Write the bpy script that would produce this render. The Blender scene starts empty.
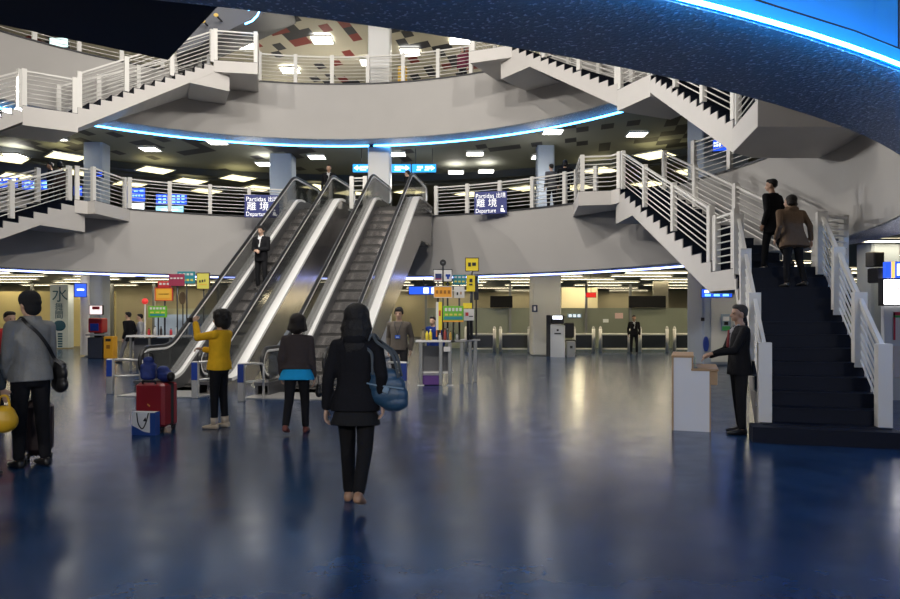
import bpy, math, random
from mathutils import Vector as V, Matrix, Euler, noise
random.seed(7)
SC = bpy.context.scene
COL = SC.collection
PI = math.pi

# ------------------------------------------------------------------ camera
F, XC, YH, EYE = 700.0, 450.0, 316.0, 1.6        # focal length in pixels, image centre, horizon row, eye height
cam_d = bpy.data.cameras.new('camera'); cam_d.sensor_width = 36; cam_d.lens = 36 * F / 900
cam_d.shift_y = (YH - 299.5) / 900
cam_d.clip_start = .05; cam_d.clip_end = 400
cam = bpy.data.objects.new('camera', cam_d); COL.objects.link(cam)
cam.location = (0, 0, EYE); cam.rotation_euler = (PI / 2, 0, 0)
SC.camera = cam

def at(px, py, Y):                                # a point of the place at distance Y
    return V(((px - XC) / F * Y, Y, EYE + (YH - py) / F * Y))
def on_floor(px, py, z=0.0):
    Y = (EYE - z) * F / (py - YH)
    return V(((px - XC) / F * Y, Y, z))

# ------------------------------------------------------------------ materials
MATS = {}
def mat(name, col, rough=.6, metal=0.0, spec=.5, emit=None, es=0.0, bump=0.0, bscale=40.0, vary=0.0, vscale=6.0, alpha=None, trans=0.0, coat=0.0):
    if name in MATS: return MATS[name]
    m = bpy.data.materials.new(name); m.use_nodes = True
    nt = m.node_tree; b = nt.nodes['Principled BSDF']
    b.inputs['Base Color'].default_value = (*col, 1)
    b.inputs['Roughness'].default_value = rough; b.inputs['Metallic'].default_value = metal
    b.inputs['Specular IOR Level'].default_value = spec
    if coat: b.inputs['Coat Weight'].default_value = coat
    if trans: b.inputs['Transmission Weight'].default_value = trans
    if alpha is not None: b.inputs['Alpha'].default_value = alpha
    if emit:
        b.inputs['Emission Color'].default_value = (*emit, 1); b.inputs['Emission Strength'].default_value = es
    tc = nt.nodes.new('ShaderNodeTexCoord')
    if bump:
        n = nt.nodes.new('ShaderNodeTexNoise'); n.inputs['Scale'].default_value = bscale; n.inputs['Detail'].default_value = 4
        bp = nt.nodes.new('ShaderNodeBump'); bp.inputs['Strength'].default_value = bump; bp.inputs['Distance'].default_value = .02
        nt.links.new(tc.outputs['Object'], n.inputs['Vector']); nt.links.new(n.outputs['Fac'], bp.inputs['Height']); nt.links.new(bp.outputs['Normal'], b.inputs['Normal'])
    if vary:
        n = nt.nodes.new('ShaderNodeTexNoise'); n.inputs['Scale'].default_value = vscale; n.inputs['Detail'].default_value = 5
        mr = nt.nodes.new('ShaderNodeMapRange'); mr.inputs['To Min'].default_value = 1 - vary; mr.inputs['To Max'].default_value = 1 + vary
        mx = nt.nodes.new('ShaderNodeMix'); mx.data_type = 'RGBA'; mx.blend_type = 'MULTIPLY'; mx.inputs['Factor'].default_value = 1
        mx.inputs['A'].default_value = (*col, 1)
        nt.links.new(tc.outputs['Object'], n.inputs['Vector']); nt.links.new(n.outputs['Fac'], mr.inputs['Value']); nt.links.new(mr.outputs['Result'], mx.inputs['B']); nt.links.new(mx.outputs['Result'], b.inputs['Base Color'])
    MATS[name] = m
    return m
def glow(name, col, s, base=(.8, .8, .8)):
    return mat(name, base, .5, emit=col, es=s)

# ------------------------------------------------------------------ mesh builder
class MB:
    def __init__(s): s.v = []; s.f = []
    def add(s, vs, fs):
        o = len(s.v); s.v += [V(p) for p in vs]; s.f += [tuple(i + o for i in f) for f in fs]; return s
    def box(s, c, size, rot=None):
        hx, hy, hz = size[0] / 2, size[1] / 2, size[2] / 2
        vs = [V((x, y, z)) for x in (-hx, hx) for y in (-hy, hy) for z in (-hz, hz)]
        if rot is not None: vs = [rot @ p for p in vs]
        c = V(c)
        return s.add([p + c for p in vs], [(0, 1, 3, 2), (4, 6, 7, 5), (0, 4, 5, 1), (2, 3, 7, 6), (0, 2, 6, 4), (1, 5, 7, 3)])
    def bb(s, lo, hi): return s.box([(a + b) / 2 for a, b in zip(lo, hi)], [b - a for a, b in zip(lo, hi)])
    def cbox(s, c, size, ch=.01, rot=None):        # box with all edges chamfered
        c = V(c); h = [x / 2 for x in size]; ch = min(ch, min(h) * .9)
        rings = []
        for z, i in ((-h[2], ch), (-h[2] + ch, 0), (h[2] - ch, 0), (h[2], ch)):
            k = ch
            x, y = h[0] - i, h[1] - i
            rings.append([V(p) for p in ((x - k, -y, z), (x, -y + k, z), (x, y - k, z), (x - k, y, z), (-x + k, y, z), (-x, y - k, z), (-x, -y + k, z), (-x + k, -y, z))])
        if rot is not None: rings = [[rot @ p for p in r] for r in rings]
        return s.loft([[p + c for p in r] for r in rings])
    def loft(s, rings, caps=True, closed=True):
        n = len(rings[0]); vs = [p for r in rings for p in r]; fs = []
        for i in range(len(rings) - 1):
            for j in range(n if closed else n - 1):
                a, b = i * n + j, i * n + (j + 1) % n
                fs.append((a, b, b + n, a + n))
        if caps: fs.append(tuple(range(n - 1, -1, -1))); fs.append(tuple(range((len(rings) - 1) * n, len(rings) * n)))
        return s.add(vs, fs)
    def tube(s, pts, r, n=8, caps=True):
        pts = [V(p) for p in pts]; rings = []
        rr = r if isinstance(r, (list, tuple)) else [r] * len(pts)
        up = None
        for i, p in enumerate(pts):
            d = (pts[min(i + 1, len(pts) - 1)] - pts[max(i - 1, 0)])
            d = d.normalized() if d.length > 1e-9 else V((0, 0, 1))
            if up is None: up = V((0, 0, 1)) if abs(d.z) < .9 else V((1, 0, 0))
            a = d.cross(up); a = a.normalized() if a.length > 1e-6 else V((1, 0, 0)); b = a.cross(d); up = b
            rings.append([p + (a * math.cos(t) + b * math.sin(t)) * rr[i] for t in [2 * PI * (k + .5) / n for k in range(n)]])
        return s.loft(rings, caps)
    def ribbon(s, pts, w, h, up=V((0, 0, 1))):       # rectangular bar along a path
        pts = [V(p) for p in pts]; rings = []
        for i, p in enumerate(pts):
            d = (pts[min(i + 1, len(pts) - 1)] - pts[max(i - 1, 0)]).normalized()
            a = d.cross(up).normalized(); b = a.cross(d).normalized()
            rings.append([p + a * x * w / 2 + b * y * h / 2 for x, y in ((-1, -1), (1, -1), (1, 1), (-1, 1))])
        return s.loft(rings)
    def prism(s, poly, fn, d0, d1):                 # 2-D outline pushed along a third axis: fn(u,v,d) -> point
        n = len(poly)
        vs = [fn(u, v, d0) for u, v in poly] + [fn(u, v, d1) for u, v in poly]
        fs = [tuple(range(n - 1, -1, -1)), tuple(range(n, 2 * n))] + [(i, (i + 1) % n, (i + 1) % n + n, i + n) for i in range(n)]
        return s.add(vs, fs)
    def lathe(s, prof, c=(0, 0, 0), n=20):
        c = V(c)
        return s.loft([[c + V((r * math.cos(2 * PI * k / n), r * math.sin(2 * PI * k / n), z)) for k in range(n)] for r, z in prof])
    def ball(s, c, r, rot=None, n=14, m=9):
        c = V(c); r = V(r) if not isinstance(r, (int, float)) else V((r, r, r)); rings = []
        for i in range(1, m):
            t = PI * i / m
            ring = [V((r.x * math.sin(t) * math.cos(2 * PI * k / n), r.y * math.sin(t) * math.sin(2 * PI * k / n), -r.z * math.cos(t))) for k in range(n)]
            rings.append(ring)
        if rot is not None: rings = [[rot @ p for p in q] for q in rings]
        return s.loft([[p + c for p in q] for q in rings])
    def ring(s, r0, r1, z0, z1, a0=0, a1=2 * PI, n=128, c=None):   # solid ring sector around the atrium's axis
        cx, cy = c if c else (CX, CY)
        full = abs(a1 - a0 - 2 * PI) < 1e-6
        rings = []
        for i in range(n + (0 if full else 1)):
            a = a0 + (a1 - a0) * i / n; ca, sa = math.cos(a), math.sin(a)
            rings.append([V((cx + r * ca, cy + r * sa, z)) for r, z in ((r0, z0), (r1, z0), (r1, z1), (r0, z1))])
        if full: return s.loft(rings + [rings[0]], caps=False)
        return s.loft(rings)

def world_of(o):
    m = Matrix.LocRotScale(o.location, o.rotation_euler, o.scale)
    return world_of(o.parent) @ m if o.parent else m
def obj(name, mb, m, parent=None, smooth=False, world=False, kind=None, label=None):
    me = bpy.data.meshes.new(name)
    vs = mb.v
    if world and parent is not None:
        inv = world_of(parent).inverted(); vs = [inv @ p for p in vs]
    me.from_pydata([tuple(p) for p in vs], [], mb.f)
    me.update()
    import bmesh
    bm = bmesh.new(); bm.from_mesh(me); bmesh.ops.recalc_face_normals(bm, faces=bm.faces); bm.to_mesh(me); bm.free()
    for mm in (m if isinstance(m, (list, tuple)) else [m]): me.materials.append(mm)
    if smooth:
        me.polygons.foreach_set('use_smooth', [True] * len(me.polygons))
    o = bpy.data.objects.new(name, me); COL.objects.link(o)
    if parent is not None: o.parent = parent
    if kind: o['kind'] = kind
    if label: o['label'] = label
    return o
def soft(o, angle=40):                               # smooth shading that keeps hard edges
    me = o.data
    me.polygons.foreach_set('use_smooth', [True] * len(me.polygons))
    import bmesh
    bm = bmesh.new(); bm.from_mesh(me)
    for e in bm.edges:
        if len(e.link_faces) == 2 and e.calc_face_angle(0) > math.radians(angle): e.smooth = False
    bm.to_mesh(me); bm.free()
    return o
def tag(o, label, cat, group=None, kind=None):
    o['label'] = label; o['category'] = cat
    if group: o['group'] = group
    if kind: o['kind'] = kind
    return o
def thing(name, label, cat, loc=(0, 0, 0), rz=0, group=None, kind=None):
    o = bpy.data.objects.new(name, None); COL.objects.link(o); o.empty_display_size = .1
    o.location = loc; o.rotation_euler = (0, 0, rz)
    return tag(o, label, cat, group, kind)
def sub(name, parent):                               # an Empty that is a part and carries sub-parts
    o = bpy.data.objects.new(name, None); COL.objects.link(o); o.parent = parent; o.empty_display_size = .05
    return o
def struct(name, mb, m, label=None, smooth=False):
    o = obj(name, mb, m, smooth=False, kind='structure', label=label)
    return soft(o) if smooth else o
KIDS = {}
def copy_tree(o, parent=None):
    c = o.copy(); COL.objects.link(c)
    if parent is not None: c.parent = parent
    for ch in [x for x in bpy.data.objects if x.parent == o]: copy_tree(ch, c)
    return c
def text(body, size, parent, loc, m, rx=PI / 2, rz=0, align='CENTER', width=None, name='lettering', depth=.001, bold=0.0):
    cu = bpy.data.curves.new('lettering', 'FONT'); cu.body = body; cu.size = size; cu.align_x = align; cu.align_y = 'CENTER'
    cu.extrude = depth; cu.offset = bold; cu.resolution_u = 3
    t = bpy.data.objects.new('tmp', cu); COL.objects.link(t)
    bpy.context.view_layer.update()
    me = bpy.data.meshes.new_from_object(t.evaluated_get(bpy.context.evaluated_depsgraph_get()))
    bpy.data.objects.remove(t); bpy.data.curves.remove(cu)
    me.name = name
    me.materials.clear(); me.materials.append(m)
    if width and len(me.vertices):
        xs = [v.co.x for v in me.vertices]; w = max(xs) - min(xs)
        if w > 0:
            k = width / w
            for v in me.vertices: v.co.x *= k
    o = bpy.data.objects.new(name, me); COL.objects.link(o)
    o.parent = parent; o.location = loc; o.rotation_euler = (rx, 0, rz)
    return o
# ------------------------------------------------------------------ the atrium: three storeys round a circular well
CX, CY, R, RN = -4.15, 14.4, 11.5, 12.3           # axis and radius of the well, radius of the neon cove
Z1C, Z1 = 3.07, 5.2                                # underside and floor of the first gallery
Z2C, Z2 = 8.15, 10.15                              # underside and floor of the second gallery
Z3C = 12.9
RO = 46.0                                          # outer wall of the hall
def pol(r, a, z=0.0): return V((CX + r * math.cos(a), CY + r * math.sin(a), z))
def ang(px, r=R):                                  # angle round the axis at which a ray of that image column meets the ring (far side)
    u = (px - XC) / F
    a = 1 + u * u; b = -2 * (u * CX + CY); c = CX * CX + CY * CY - r * r
    Y = (-b + math.sqrt(b * b - 4 * a * c)) / (2 * a)
    return math.atan2(Y - CY, u * Y - CX)

def node_mat(name): 
    m = bpy.data.materials.new(name); m.use_nodes = True; MATS[name] = m
    nt = m.node_tree
    return m, nt, nt.nodes['Principled BSDF'], (lambda t, **k: _n(nt, t, k)), nt.links.new
def _n(nt, t, k):
    n = nt.nodes.new(t)
    for a, v in k.items():
        if a in n.bl_rna.properties: setattr(n, a, v)
        else: n.inputs[a.replace('_', ' ')].default_value = v
    return n

plaster = mat('gray_plaster', (.47, .45, .43), .75, bump=.12, bscale=60, vary=.05, vscale=1.2)
stair_white = mat('stair_paint', (.62, .59, .56), .6, vary=.04, vscale=2)
white_metal = mat('white_painted_metal', (.74, .72, .68), .4)
column_blue = mat('pale_blue_column_paint', (.36, .41, .48), .5, vary=.05)
column_white = mat('white_column_paint', (.72, .72, .71), .5)
black_tread = mat('black_tread_rubber', (.004, .007, .018), .6, spec=.2, bump=.1, bscale=90)
steel = mat('brushed_steel', (.60, .59, .57), .34, metal=.65, vary=.12, vscale=30)
dark_metal = mat('dark_metal', (.05, .05, .055), .4, metal=.6)
black = mat('black_plastic', (.015, .015, .017), .45)

# sparkling sprayed underside of the galleries
m, nt, b, N, L = node_mat('speckled_soffit')
tc = N('ShaderNodeTexCoord'); v = N('ShaderNodeTexNoise', Scale=40.0, Detail=2.0)
cr = N('ShaderNodeValToRGB'); cr.color_ramp.elements[0].position = .60; cr.color_ramp.elements[0].color = (.31, .325, .37, 1); cr.color_ramp.elements[1].position = .66; cr.color_ramp.elements[1].color = (.95, .96, 1, 1)
bp = N('ShaderNodeBump', Strength=.4, Distance=.03)
L(tc.outputs['Object'], v.inputs['Vector']); L(v.outputs['Fac'], cr.inputs['Fac']); L(cr.outputs['Color'], b.inputs['Base Color']); L(v.outputs['Fac'], bp.inputs['Height']); L(bp.outputs['Normal'], b.inputs['Normal'])
b.inputs['Roughness'].default_value = .45
speckle = m

# deep blue polished floor
m, nt, b, N, L = node_mat('blue_floor')
tc = N('ShaderNodeTexCoord'); n1 = N('ShaderNodeTexNoise', Scale=1.1, Detail=6.0, Roughness=.65); n2 = N('ShaderNodeTexNoise', Scale=3.0, Detail=6.0)
c1 = N('ShaderNodeValToRGB'); c1.color_ramp.elements[0].color = (.005, .020, .060, 1); c1.color_ramp.elements[1].color = (.016, .050, .130, 1); c1.color_ramp.elements[0].position = .3; c1.color_ramp.elements[1].position = .72
mr = N('ShaderNodeMapRange'); mr.inputs['To Min'].default_value = .12; mr.inputs['To Max'].default_value = .30
bp = N('ShaderNodeBump', Strength=.035, Distance=.02)
n3 = N('ShaderNodeTexNoise', Scale=2.2, Detail=3.0)
for n in (n1, n2, n3): L(tc.outputs['Object'], n.inputs['Vector'])
L(n1.outputs['Fac'], c1.inputs['Fac']); L(c1.outputs['Color'], b.inputs['Base Color']); L(n2.outputs['Fac'], mr.inputs['Value']); L(mr.outputs['Result'], b.inputs['Roughness']); L(n3.outputs['Fac'], bp.inputs['Height']); L(bp.outputs['Normal'], b.inputs['Normal'])
b.inputs['Specular IOR Level'].default_value = .22
floor_mat = m

# tiled ceilings with scattered dark (and red) tiles
def tile_ceiling(name, base, darks, size, thr, off, rot=.55):
    m, nt, b, N, L = node_mat(name)
    tc = N('ShaderNodeTexCoord'); mp = N('ShaderNodeMapping'); mp.inputs['Rotation'].default_value = (0, 0, rot); mp.inputs['Scale'].default_value = (1 / size, .6 / size, 1); mp.inputs['Location'].default_value = off
    sn = N('ShaderNodeVectorMath', operation='FLOOR'); wn = N('ShaderNodeTexWhiteNoise'); wn.noise_dimensions = '2D'
    low = N('ShaderNodeTexNoise', Scale=.17, Detail=1.0)
    th = N('ShaderNodeMath', operation='MULTIPLY'); gt = N('ShaderNodeMath', operation='GREATER_THAN'); gt.inputs[1].default_value = thr
    w2 = N('ShaderNodeTexWhiteNoise'); w2.noise_dimensions = '3D'; g2 = N('ShaderNodeMath', operation='GREATER_THAN'); g2.inputs[1].default_value = .55
    ad = N('ShaderNodeVectorMath', operation='ADD'); ad.inputs[1].default_value = (3.3, 1.7, 5)
    mxd = N('ShaderNodeMix', data_type='RGBA'); mxd.inputs['A'].default_value = (*darks[0], 1); mxd.inputs['B'].default_value = (*darks[1], 1)
    mx = N('ShaderNodeMix', data_type='RGBA'); mx.inputs['A'].default_value = (*base, 1)
    L(tc.outputs['Object'], mp.inputs['Vector']); L(mp.outputs['Vector'], sn.inputs[0]); L(sn.outputs['Vector'], wn.inputs['Vector']); L(sn.outputs['Vector'], low.inputs['Vector'])
    L(wn.outputs['Value'], th.inputs[0]); L(low.outputs['Fac'], th.inputs[1]); L(th.outputs['Value'], gt.inputs[0])
    L(sn.outputs['Vector'], ad.inputs[0]); L(ad.outputs['Vector'], w2.inputs['Vector']); L(w2.outputs['Value'], g2.inputs[0]); L(g2.outputs['Value'], mxd.inputs['Factor'])
    L(gt.outputs['Value'], mx.inputs['Factor']); L(mxd.outputs['Result'], mx.inputs['B']); L(mx.outputs['Result'], b.inputs['Base Color'])
    b.inputs['Roughness'].default_value = .7
    return m
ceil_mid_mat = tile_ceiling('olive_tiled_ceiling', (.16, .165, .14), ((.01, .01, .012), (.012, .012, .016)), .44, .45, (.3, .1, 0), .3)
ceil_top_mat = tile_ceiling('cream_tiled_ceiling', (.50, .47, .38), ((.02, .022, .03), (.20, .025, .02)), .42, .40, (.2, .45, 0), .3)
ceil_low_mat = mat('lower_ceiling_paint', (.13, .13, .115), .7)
ceil_cove_mat = mat('cove_ceiling_paint', (.55, .58, .6), .6)

# floor
struct('floor', MB().bb((-62, -32, -.3), (54, 62, 0)), floor_mat)
# galleries: each is a fascia ring, a speckled underside, a slab
def gallery(n, zc, zf):
    struct('wall_balcony_%s' % n, MB().ring(R, R + .25, zc, zf, n=160), plaster, smooth=True)
    struct('trim_soffit_%s' % n, MB().ring(R + .02, RN, zc - .015, zc + .2, n=160), speckle, smooth=True)
    struct('trim_edge_%s' % n, MB().ring(R - .03, R + .28, zf, zf + .05, n=160), mat('dark_edge_strip', (.03, .03, .035), .5), smooth=True)
    struct('floor_%s' % n, MB().ring(R + .25, RO, zf - .35, zf, n=96), mat('gallery_floor', (.34, .33, .30), .5))
    struct('trim_cove_%s' % n, MB().ring(RN - .04, RN + .02, zc - .01, zc + .55, n=160), mat('neon_glow_upstand', (.03, .27, .58), .6), smooth=True)  # upstand coloured blue to carry the neon's glow
gallery('first', Z1C, Z1)
gallery('second', Z2C, Z2)
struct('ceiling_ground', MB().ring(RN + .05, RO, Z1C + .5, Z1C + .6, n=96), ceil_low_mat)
struct('ceiling_cove', MB().ring(RN + .03, RN + 2.8, Z1C + .46, Z1C + .50, a0=math.radians(-110), a1=math.radians(0), n=64), mat('neon_glow_cove_paint', (.02, .26, .60), .6))  # neon's cyan glow painted into this stretch of ceiling
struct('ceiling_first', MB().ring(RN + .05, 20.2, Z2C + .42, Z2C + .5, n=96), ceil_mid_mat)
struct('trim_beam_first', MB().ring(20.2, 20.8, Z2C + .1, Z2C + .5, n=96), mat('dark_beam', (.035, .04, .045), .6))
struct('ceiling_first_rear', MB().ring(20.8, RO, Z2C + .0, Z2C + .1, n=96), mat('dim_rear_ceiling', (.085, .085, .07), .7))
struct('ceiling_second', MB().ring(R + .2, RO, Z3C, Z3C + .2, n=96), ceil_top_mat)
struct('wall_balcony_third', MB().ring(R, R + .3, Z3C, Z3C + 1.4, n=128), plaster, smooth=True)
# roof over the well and the outer wall
struct('ceiling_roof', MB().ring(.05, R + .7, 17.4, 17.6, n=64), mat('roof_paint', (.10, .11, .13), .8))
struct('wall_upper_well', MB().ring(R + .4, R + .7, Z3C + 1.2, 17.5, n=96), mat('upper_well_paint', (.16, .17, .19), .8))
struct('wall_outer', MB().ring(RO, RO + .3, 0, 14, n=96), mat('outer_wall_paint', (.32, .29, .20), .8, vary=.15, vscale=.3))

# neon tubes in the coves
neon = glow('blue_neon', (.07, .40, 1.0), 13)
neon_near = glow('bright_blue_neon', (.04, .35, 1.0), 55)
neon_low = glow('pale_blue_neon', (.30, .38, 1.0), 8)
def neon_run(label, r, z, a0, a1, m, rad=.035):
    n = max(8, int(abs(a1 - a0) * 40))
    o = obj('neon_tube', MB().tube([pol(r, a0 + (a1 - a0) * i / n, z) for i in range(n + 1)], rad, 8), m, smooth=True)
    tag(o, label, 'neon light')
neon_run('blue neon tube along the underside of the second gallery above the escalators', RN + .16, Z2C - .035, math.radians(37), math.radians(143), neon)
neon_run('pale blue neon tube along the underside of the first gallery behind the escalators', RN + .05, Z1C - .03, math.radians(14), math.radians(168), neon_low, .03)
neon_run('bright blue neon tube curving overhead beside the cyan ceiling cove', RN + .10, Z1C - .045, math.radians(-86), math.radians(-16), neon_near, .011)
# ------------------------------------------------------------------ railings
def path_at(pts, L):
    for a, b in zip(pts, pts[1:]):
        d = (b - a).length
        if L <= d or b is pts[-1]: return a + (b - a) * min(1, L / d if d else 0), (b - a).normalized()
        L -= d
def plen(pts): return sum((b - a).length for a, b in zip(pts, pts[1:]))
def rail_run(parent, pts, spacing=1.35, bars=7, H=1.02, ends=(True, True), low=.13, pw=.13, bar_r=.014, pt=.10):
    pts = [V(p) for p in pts]; Lt = plen(pts); n = max(1, round(Lt / spacing))
    up = V((0, 0, 1))
    for i in range(n + 1):
        if (i == 0 and not ends[0]) or (i == n and not ends[1]): continue
        p, d = path_at(pts, min(max(Lt * i / n, pw / 2), Lt - pw / 2))
        h = V((d.x, d.y, 0)).normalized(); q = Matrix((h, up.cross(h), up)).transposed()
        obj('post', MB().box(p + up * (H + .06) / 2 - up * .02, (pw, pt, H + .06), q), white_metal, parent, world=True)
    obj('handrail', MB().ribbon([p + up * (H - .02) for p in pts], .05, .045), white_metal, parent, world=True)
    for k in range(bars):
        z = low + (H - .12 - low) * k / (bars - 1)
        obj('bar', MB().tube([p + up * z for p in pts], bar_r, 6), white_metal, parent, smooth=True, world=True)
def arc(r, a0, a1, z, step=.05):
    n = max(2, int(abs(a1 - a0) / step)); return [pol(r, a0 + (a1 - a0) * i / n, z) for i in range(n + 1)]
def ring_rail(label, a0, a1, z, group, r=R + .07):
    c = pol(r, (a0 + a1) / 2, z)
    t = thing('balcony_railing', label, 'railing', c, 0, group)
    rail_run(t, arc(r, a0, a1, z + .05), 1.33)

# ------------------------------------------------------------------ flights of stairs
def flight(parent, BL, BR, TL, TR, n, depth, z_floor=None, end_drop=None):
    BL, BR, TL, TR = map(V, (BL, BR, TL, TR)); z0, z1 = BL.z, TL.z; r = (z1 - z0) / n
    body = MB(); cov = MB()
    def pt(side, t, z):
        a, b = (BL, TL) if side == 0 else (BR, TR)
        p = a + (b - a) * t; return V((p.x, p.y, z))
    def under(t):
        z = z0 + (z1 - z0) * t - depth
        return max(z, z_floor) if z_floor is not None else z
    m = n - 1
    for k in range(m):                              # one column of the body under each tread
        t0, t1 = k / m, (k + 1) / m; zt = z0 + (k + 1) * r
        q = [pt(s, t, z) for s in (0, 1) for t, z in ((t0, under(t0)), (t1, under(t1)), (t1, zt), (t0, zt))]
        body.add(q, [(0, 1, 2, 3), (7, 6, 5, 4), (3, 2, 6, 7), (1, 0, 4, 5), (0, 3, 7, 4), (2, 1, 5, 6)])
    for k in range(n):
        t0 = k / m; za, zb = z0 + k * r, z0 + (k + 1) * r
        d = ((TL - BL) + (TR - BR)); d.z = 0; d.normalize()
        w = (BR - BL).normalized() * .02
        a, b = pt(0, t0, 0) - w * -1, pt(1, t0, 0) - w
        f = -d * .012                               # riser sheet
        cov.add([p + q + V((0, 0, z)) for p in (a, b) for q in (f, V((0, 0, 0))) for z in (za + .003, zb + .004)], [(0, 1, 3, 2), (4, 6, 7, 5), (0, 4, 5, 1), (2, 3, 7, 6), (0, 2, 6, 4), (1, 5, 7, 3)])
        if k < m:
            t1 = (k + 1) / m
            a2, b2 = pt(0, t1, 0) + w, pt(1, t1, 0) - w
            zz = zb
            cov.add([a + f * 2 + V((0, 0, zz)), b + f * 2 + V((0, 0, zz)), b2 + V((0, 0, zz)), a2 + V((0, 0, zz)), a + f * 2 + V((0, 0, zz + .022)), b + f * 2 + V((0, 0, zz + .022)), b2 + V((0, 0, zz + .022)), a2 + V((0, 0, zz + .022))],
                    [(0, 1, 2, 3), (4, 5, 6, 7), (0, 1, 5, 4), (1, 2, 6, 5), (2, 3, 7, 6), (3, 0, 4, 7)])
    fl = obj('flight', body, stair_white, parent, world=True)
    obj('tread_covering', cov, black_tread, fl, world=True)
    return fl
def slab(parent, name, poly, zt, th, m=None):
    o = obj(name, MB().prism([(p[0], p[1]) for p in poly], lambda u, v, d: V((u, v, d)), zt - th, zt), m or stair_white, parent, world=True)
    cov = MB().prism([(p[0], p[1]) for p in poly], lambda u, v, d: V((u, v, d)), zt, zt + .012)
    obj('floor_covering', cov, black_tread, o, world=True)
    return o
def rails(parent, pts, **k):
    e = sub('railing', parent); rail_run(e, pts, **k); return e
def lerp(a, b, t): return V(a) + (V(b) - V(a)) * t
def to_ring(p, r=R - .01):                          # outward onto the ring
    d = V((p[0] - CX, p[1] - CY, 0)).normalized(); return V((CX + d.x * r, CY + d.y * r, 0))
def xy(p, z): return V((p[0], p[1], z))

MIDZ = 2.42
# --- front stair and the flight to the first gallery
def wedge(t, A, A2, along, z, dep, drop, ext):         # deep beam under the head of a flight, running into its sloping underside
    sl = along.z / math.hypot(along.x, along.y); d = V((along.x, along.y, 0)).normalized(); s0 = (drop - dep) / sl
    prof = [(ext, -drop), (ext, -.36), (-.02, -.36), (-.30, -.36 - .30 * sl), (-s0, -drop)]
    def fn(u, v, k): p = lerp(A, A2, k) + d * u; return V((p.x, p.y, z + v))
    mb = MB(); n = len(prof); vs = [fn(u, v, .004) for u, v in prof] + [fn(u, v, .996) for u, v in prof]
    mb.add(vs, [tuple(range(n)), tuple(range(2 * n - 1, n - 1, -1))] + [(i, (i + 1) % n, (i + 1) % n + n, i + n) for i in range(n)])
    obj('landing_beam', mb, stair_white, t, world=True)
def lower_stair(label, sx):
    def M(p):
        if sx > 0: return V(p)
        x, y = p[0] - CX, p[1] - CY; th = math.radians(166.7) - math.atan2(y, x); rr = math.hypot(x, y)
        return V((CX + rr * math.cos(th), CY + rr * math.sin(th), p[2] if len(p) > 2 else 0))
    PL, PR, TL, TR = V((4.02, 9.05, 0)), V((5.46, 8.62, 0)), V((4.93, 12.13, MIDZ)), V((6.29, 11.74, MIDZ))
    B, B2, A, A2 = V((4.88, 13.10, MIDZ)), V((6.50, 13.20, MIDZ)), V((4.78, 19.75, Z1)), V((6.05, 19.75, Z1))
    base = M((5, 9)); t = thing('staircase', label, 'staircase', (base.x, base.y, 0))
    flip = sx < 0
    def fl(a, b, c, d, *r, **k):
        a, b, c, d = M(a), M(b), M(c), M(d)
        return flight(t, b, a, d, c, *r, **k) if flip else flight(t, a, b, c, d, *r, **k)
    n0 = (TL - PL); n0.z = 0; n0.normalize(); w0 = (PR - PL).normalized()
    # bottom step, a little wider than the flight
    q = [PL - w0 * .13 - n0 * .25, PR + w0 * .04 - n0 * .25, PR + w0 * .04 + n0 * .12, PL - w0 * .13 + n0 * .12]
    slab(t, 'bottom_step', [M(p) for p in q], .186, .186, black_tread)
    fl(PL, PR, TL, TR, 13, .34, z_floor=0.0)
    slab(t, 'landing', [M(p) for p in (TL, TR, V((7.0, 12.2, 0)), V((6.9, 13.2, 0)), B2, B)], MIDZ, .36)
    fl(B, B2, A, A2, 14, .40)
    E0, ER = (V((3.72, 20.28, Z1)), (3.72, 22.3)) if sx > 0 else (V((4.28, 20.02, Z1)), (4.5, 21.9)); A0 = A + V((-.16, .35, 0))
    # beam and landing at gallery level
    slab(t, 'landing', [M(p) for p in (A, A2 + V((0, .1, 0)), to_ring(A2 + V((0, .6, 0))), to_ring(ER), E0, A0)], Z1, .40)
    wedge(t, M(A), M(A2), (M(A) - M(B)), Z1, .40, .95, .42)
    # railings
    g = .06
    i0 = [PL + n0 * .1 + V((.07, 0, .186)), lerp(PL, TL, .5) + V((.06, 0, .14)), TL + V((.06, 0, -.04))]
    rails(t, [M(p) for p in (i0[0], i0[2])], spacing=1.35, H=.98, pw=.16, pt=.16)
    rails(t, [M(p) for p in (PR + n0 * .1 + V((-.07, 0, .186)), TR + V((-.07, 0, -.06)))], spacing=1.2, H=.98, pw=.16, pt=.16)
    rails(t, [M(p) for p in (TL + V((.06, .05, .01)), B + V((.06, -.05, .01)))], spacing=2, H=1.0)
    rails(t, [M(p) for p in (TR + V((-.03, .1, .01)), V((6.93, 12.25, MIDZ + .01)), V((6.83, 13.15, MIDZ + .01)))], spacing=1, H=.90)
    rails(t, [M(p) for p in (B + V((.06, .1, .2)), A + V((.06, -.1, .0)))], spacing=2.0, H=1.0, pw=.15)
    rails(t, [M(p) for p in (B2 + V((-.06, .1, .2)), A2 + V((-.06, -.1, .0)))], spacing=2.0, H=1.0, pw=.15)
    rails(t, [M(p) for p in (A + V((.06, .06, .01)), A0 + V((.02, .06, .01)), E0 + V((.06, .05, .01)))], spacing=1.2, H=1.02)
    e = to_ring(ER); rails(t, [M(p) for p in (xy(E0 + V((.06, .07, 0)), Z1 + .01), xy(e + V((.06, -.1, 0)), Z1 + .01))], spacing=1.9, ends=(False, True))
    return t
lower_stair('white staircase with dark treads rising from the floor where two people climb', 1)
lower_stair('white staircase reaching the first gallery beside the pale blue column', -1)

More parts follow.
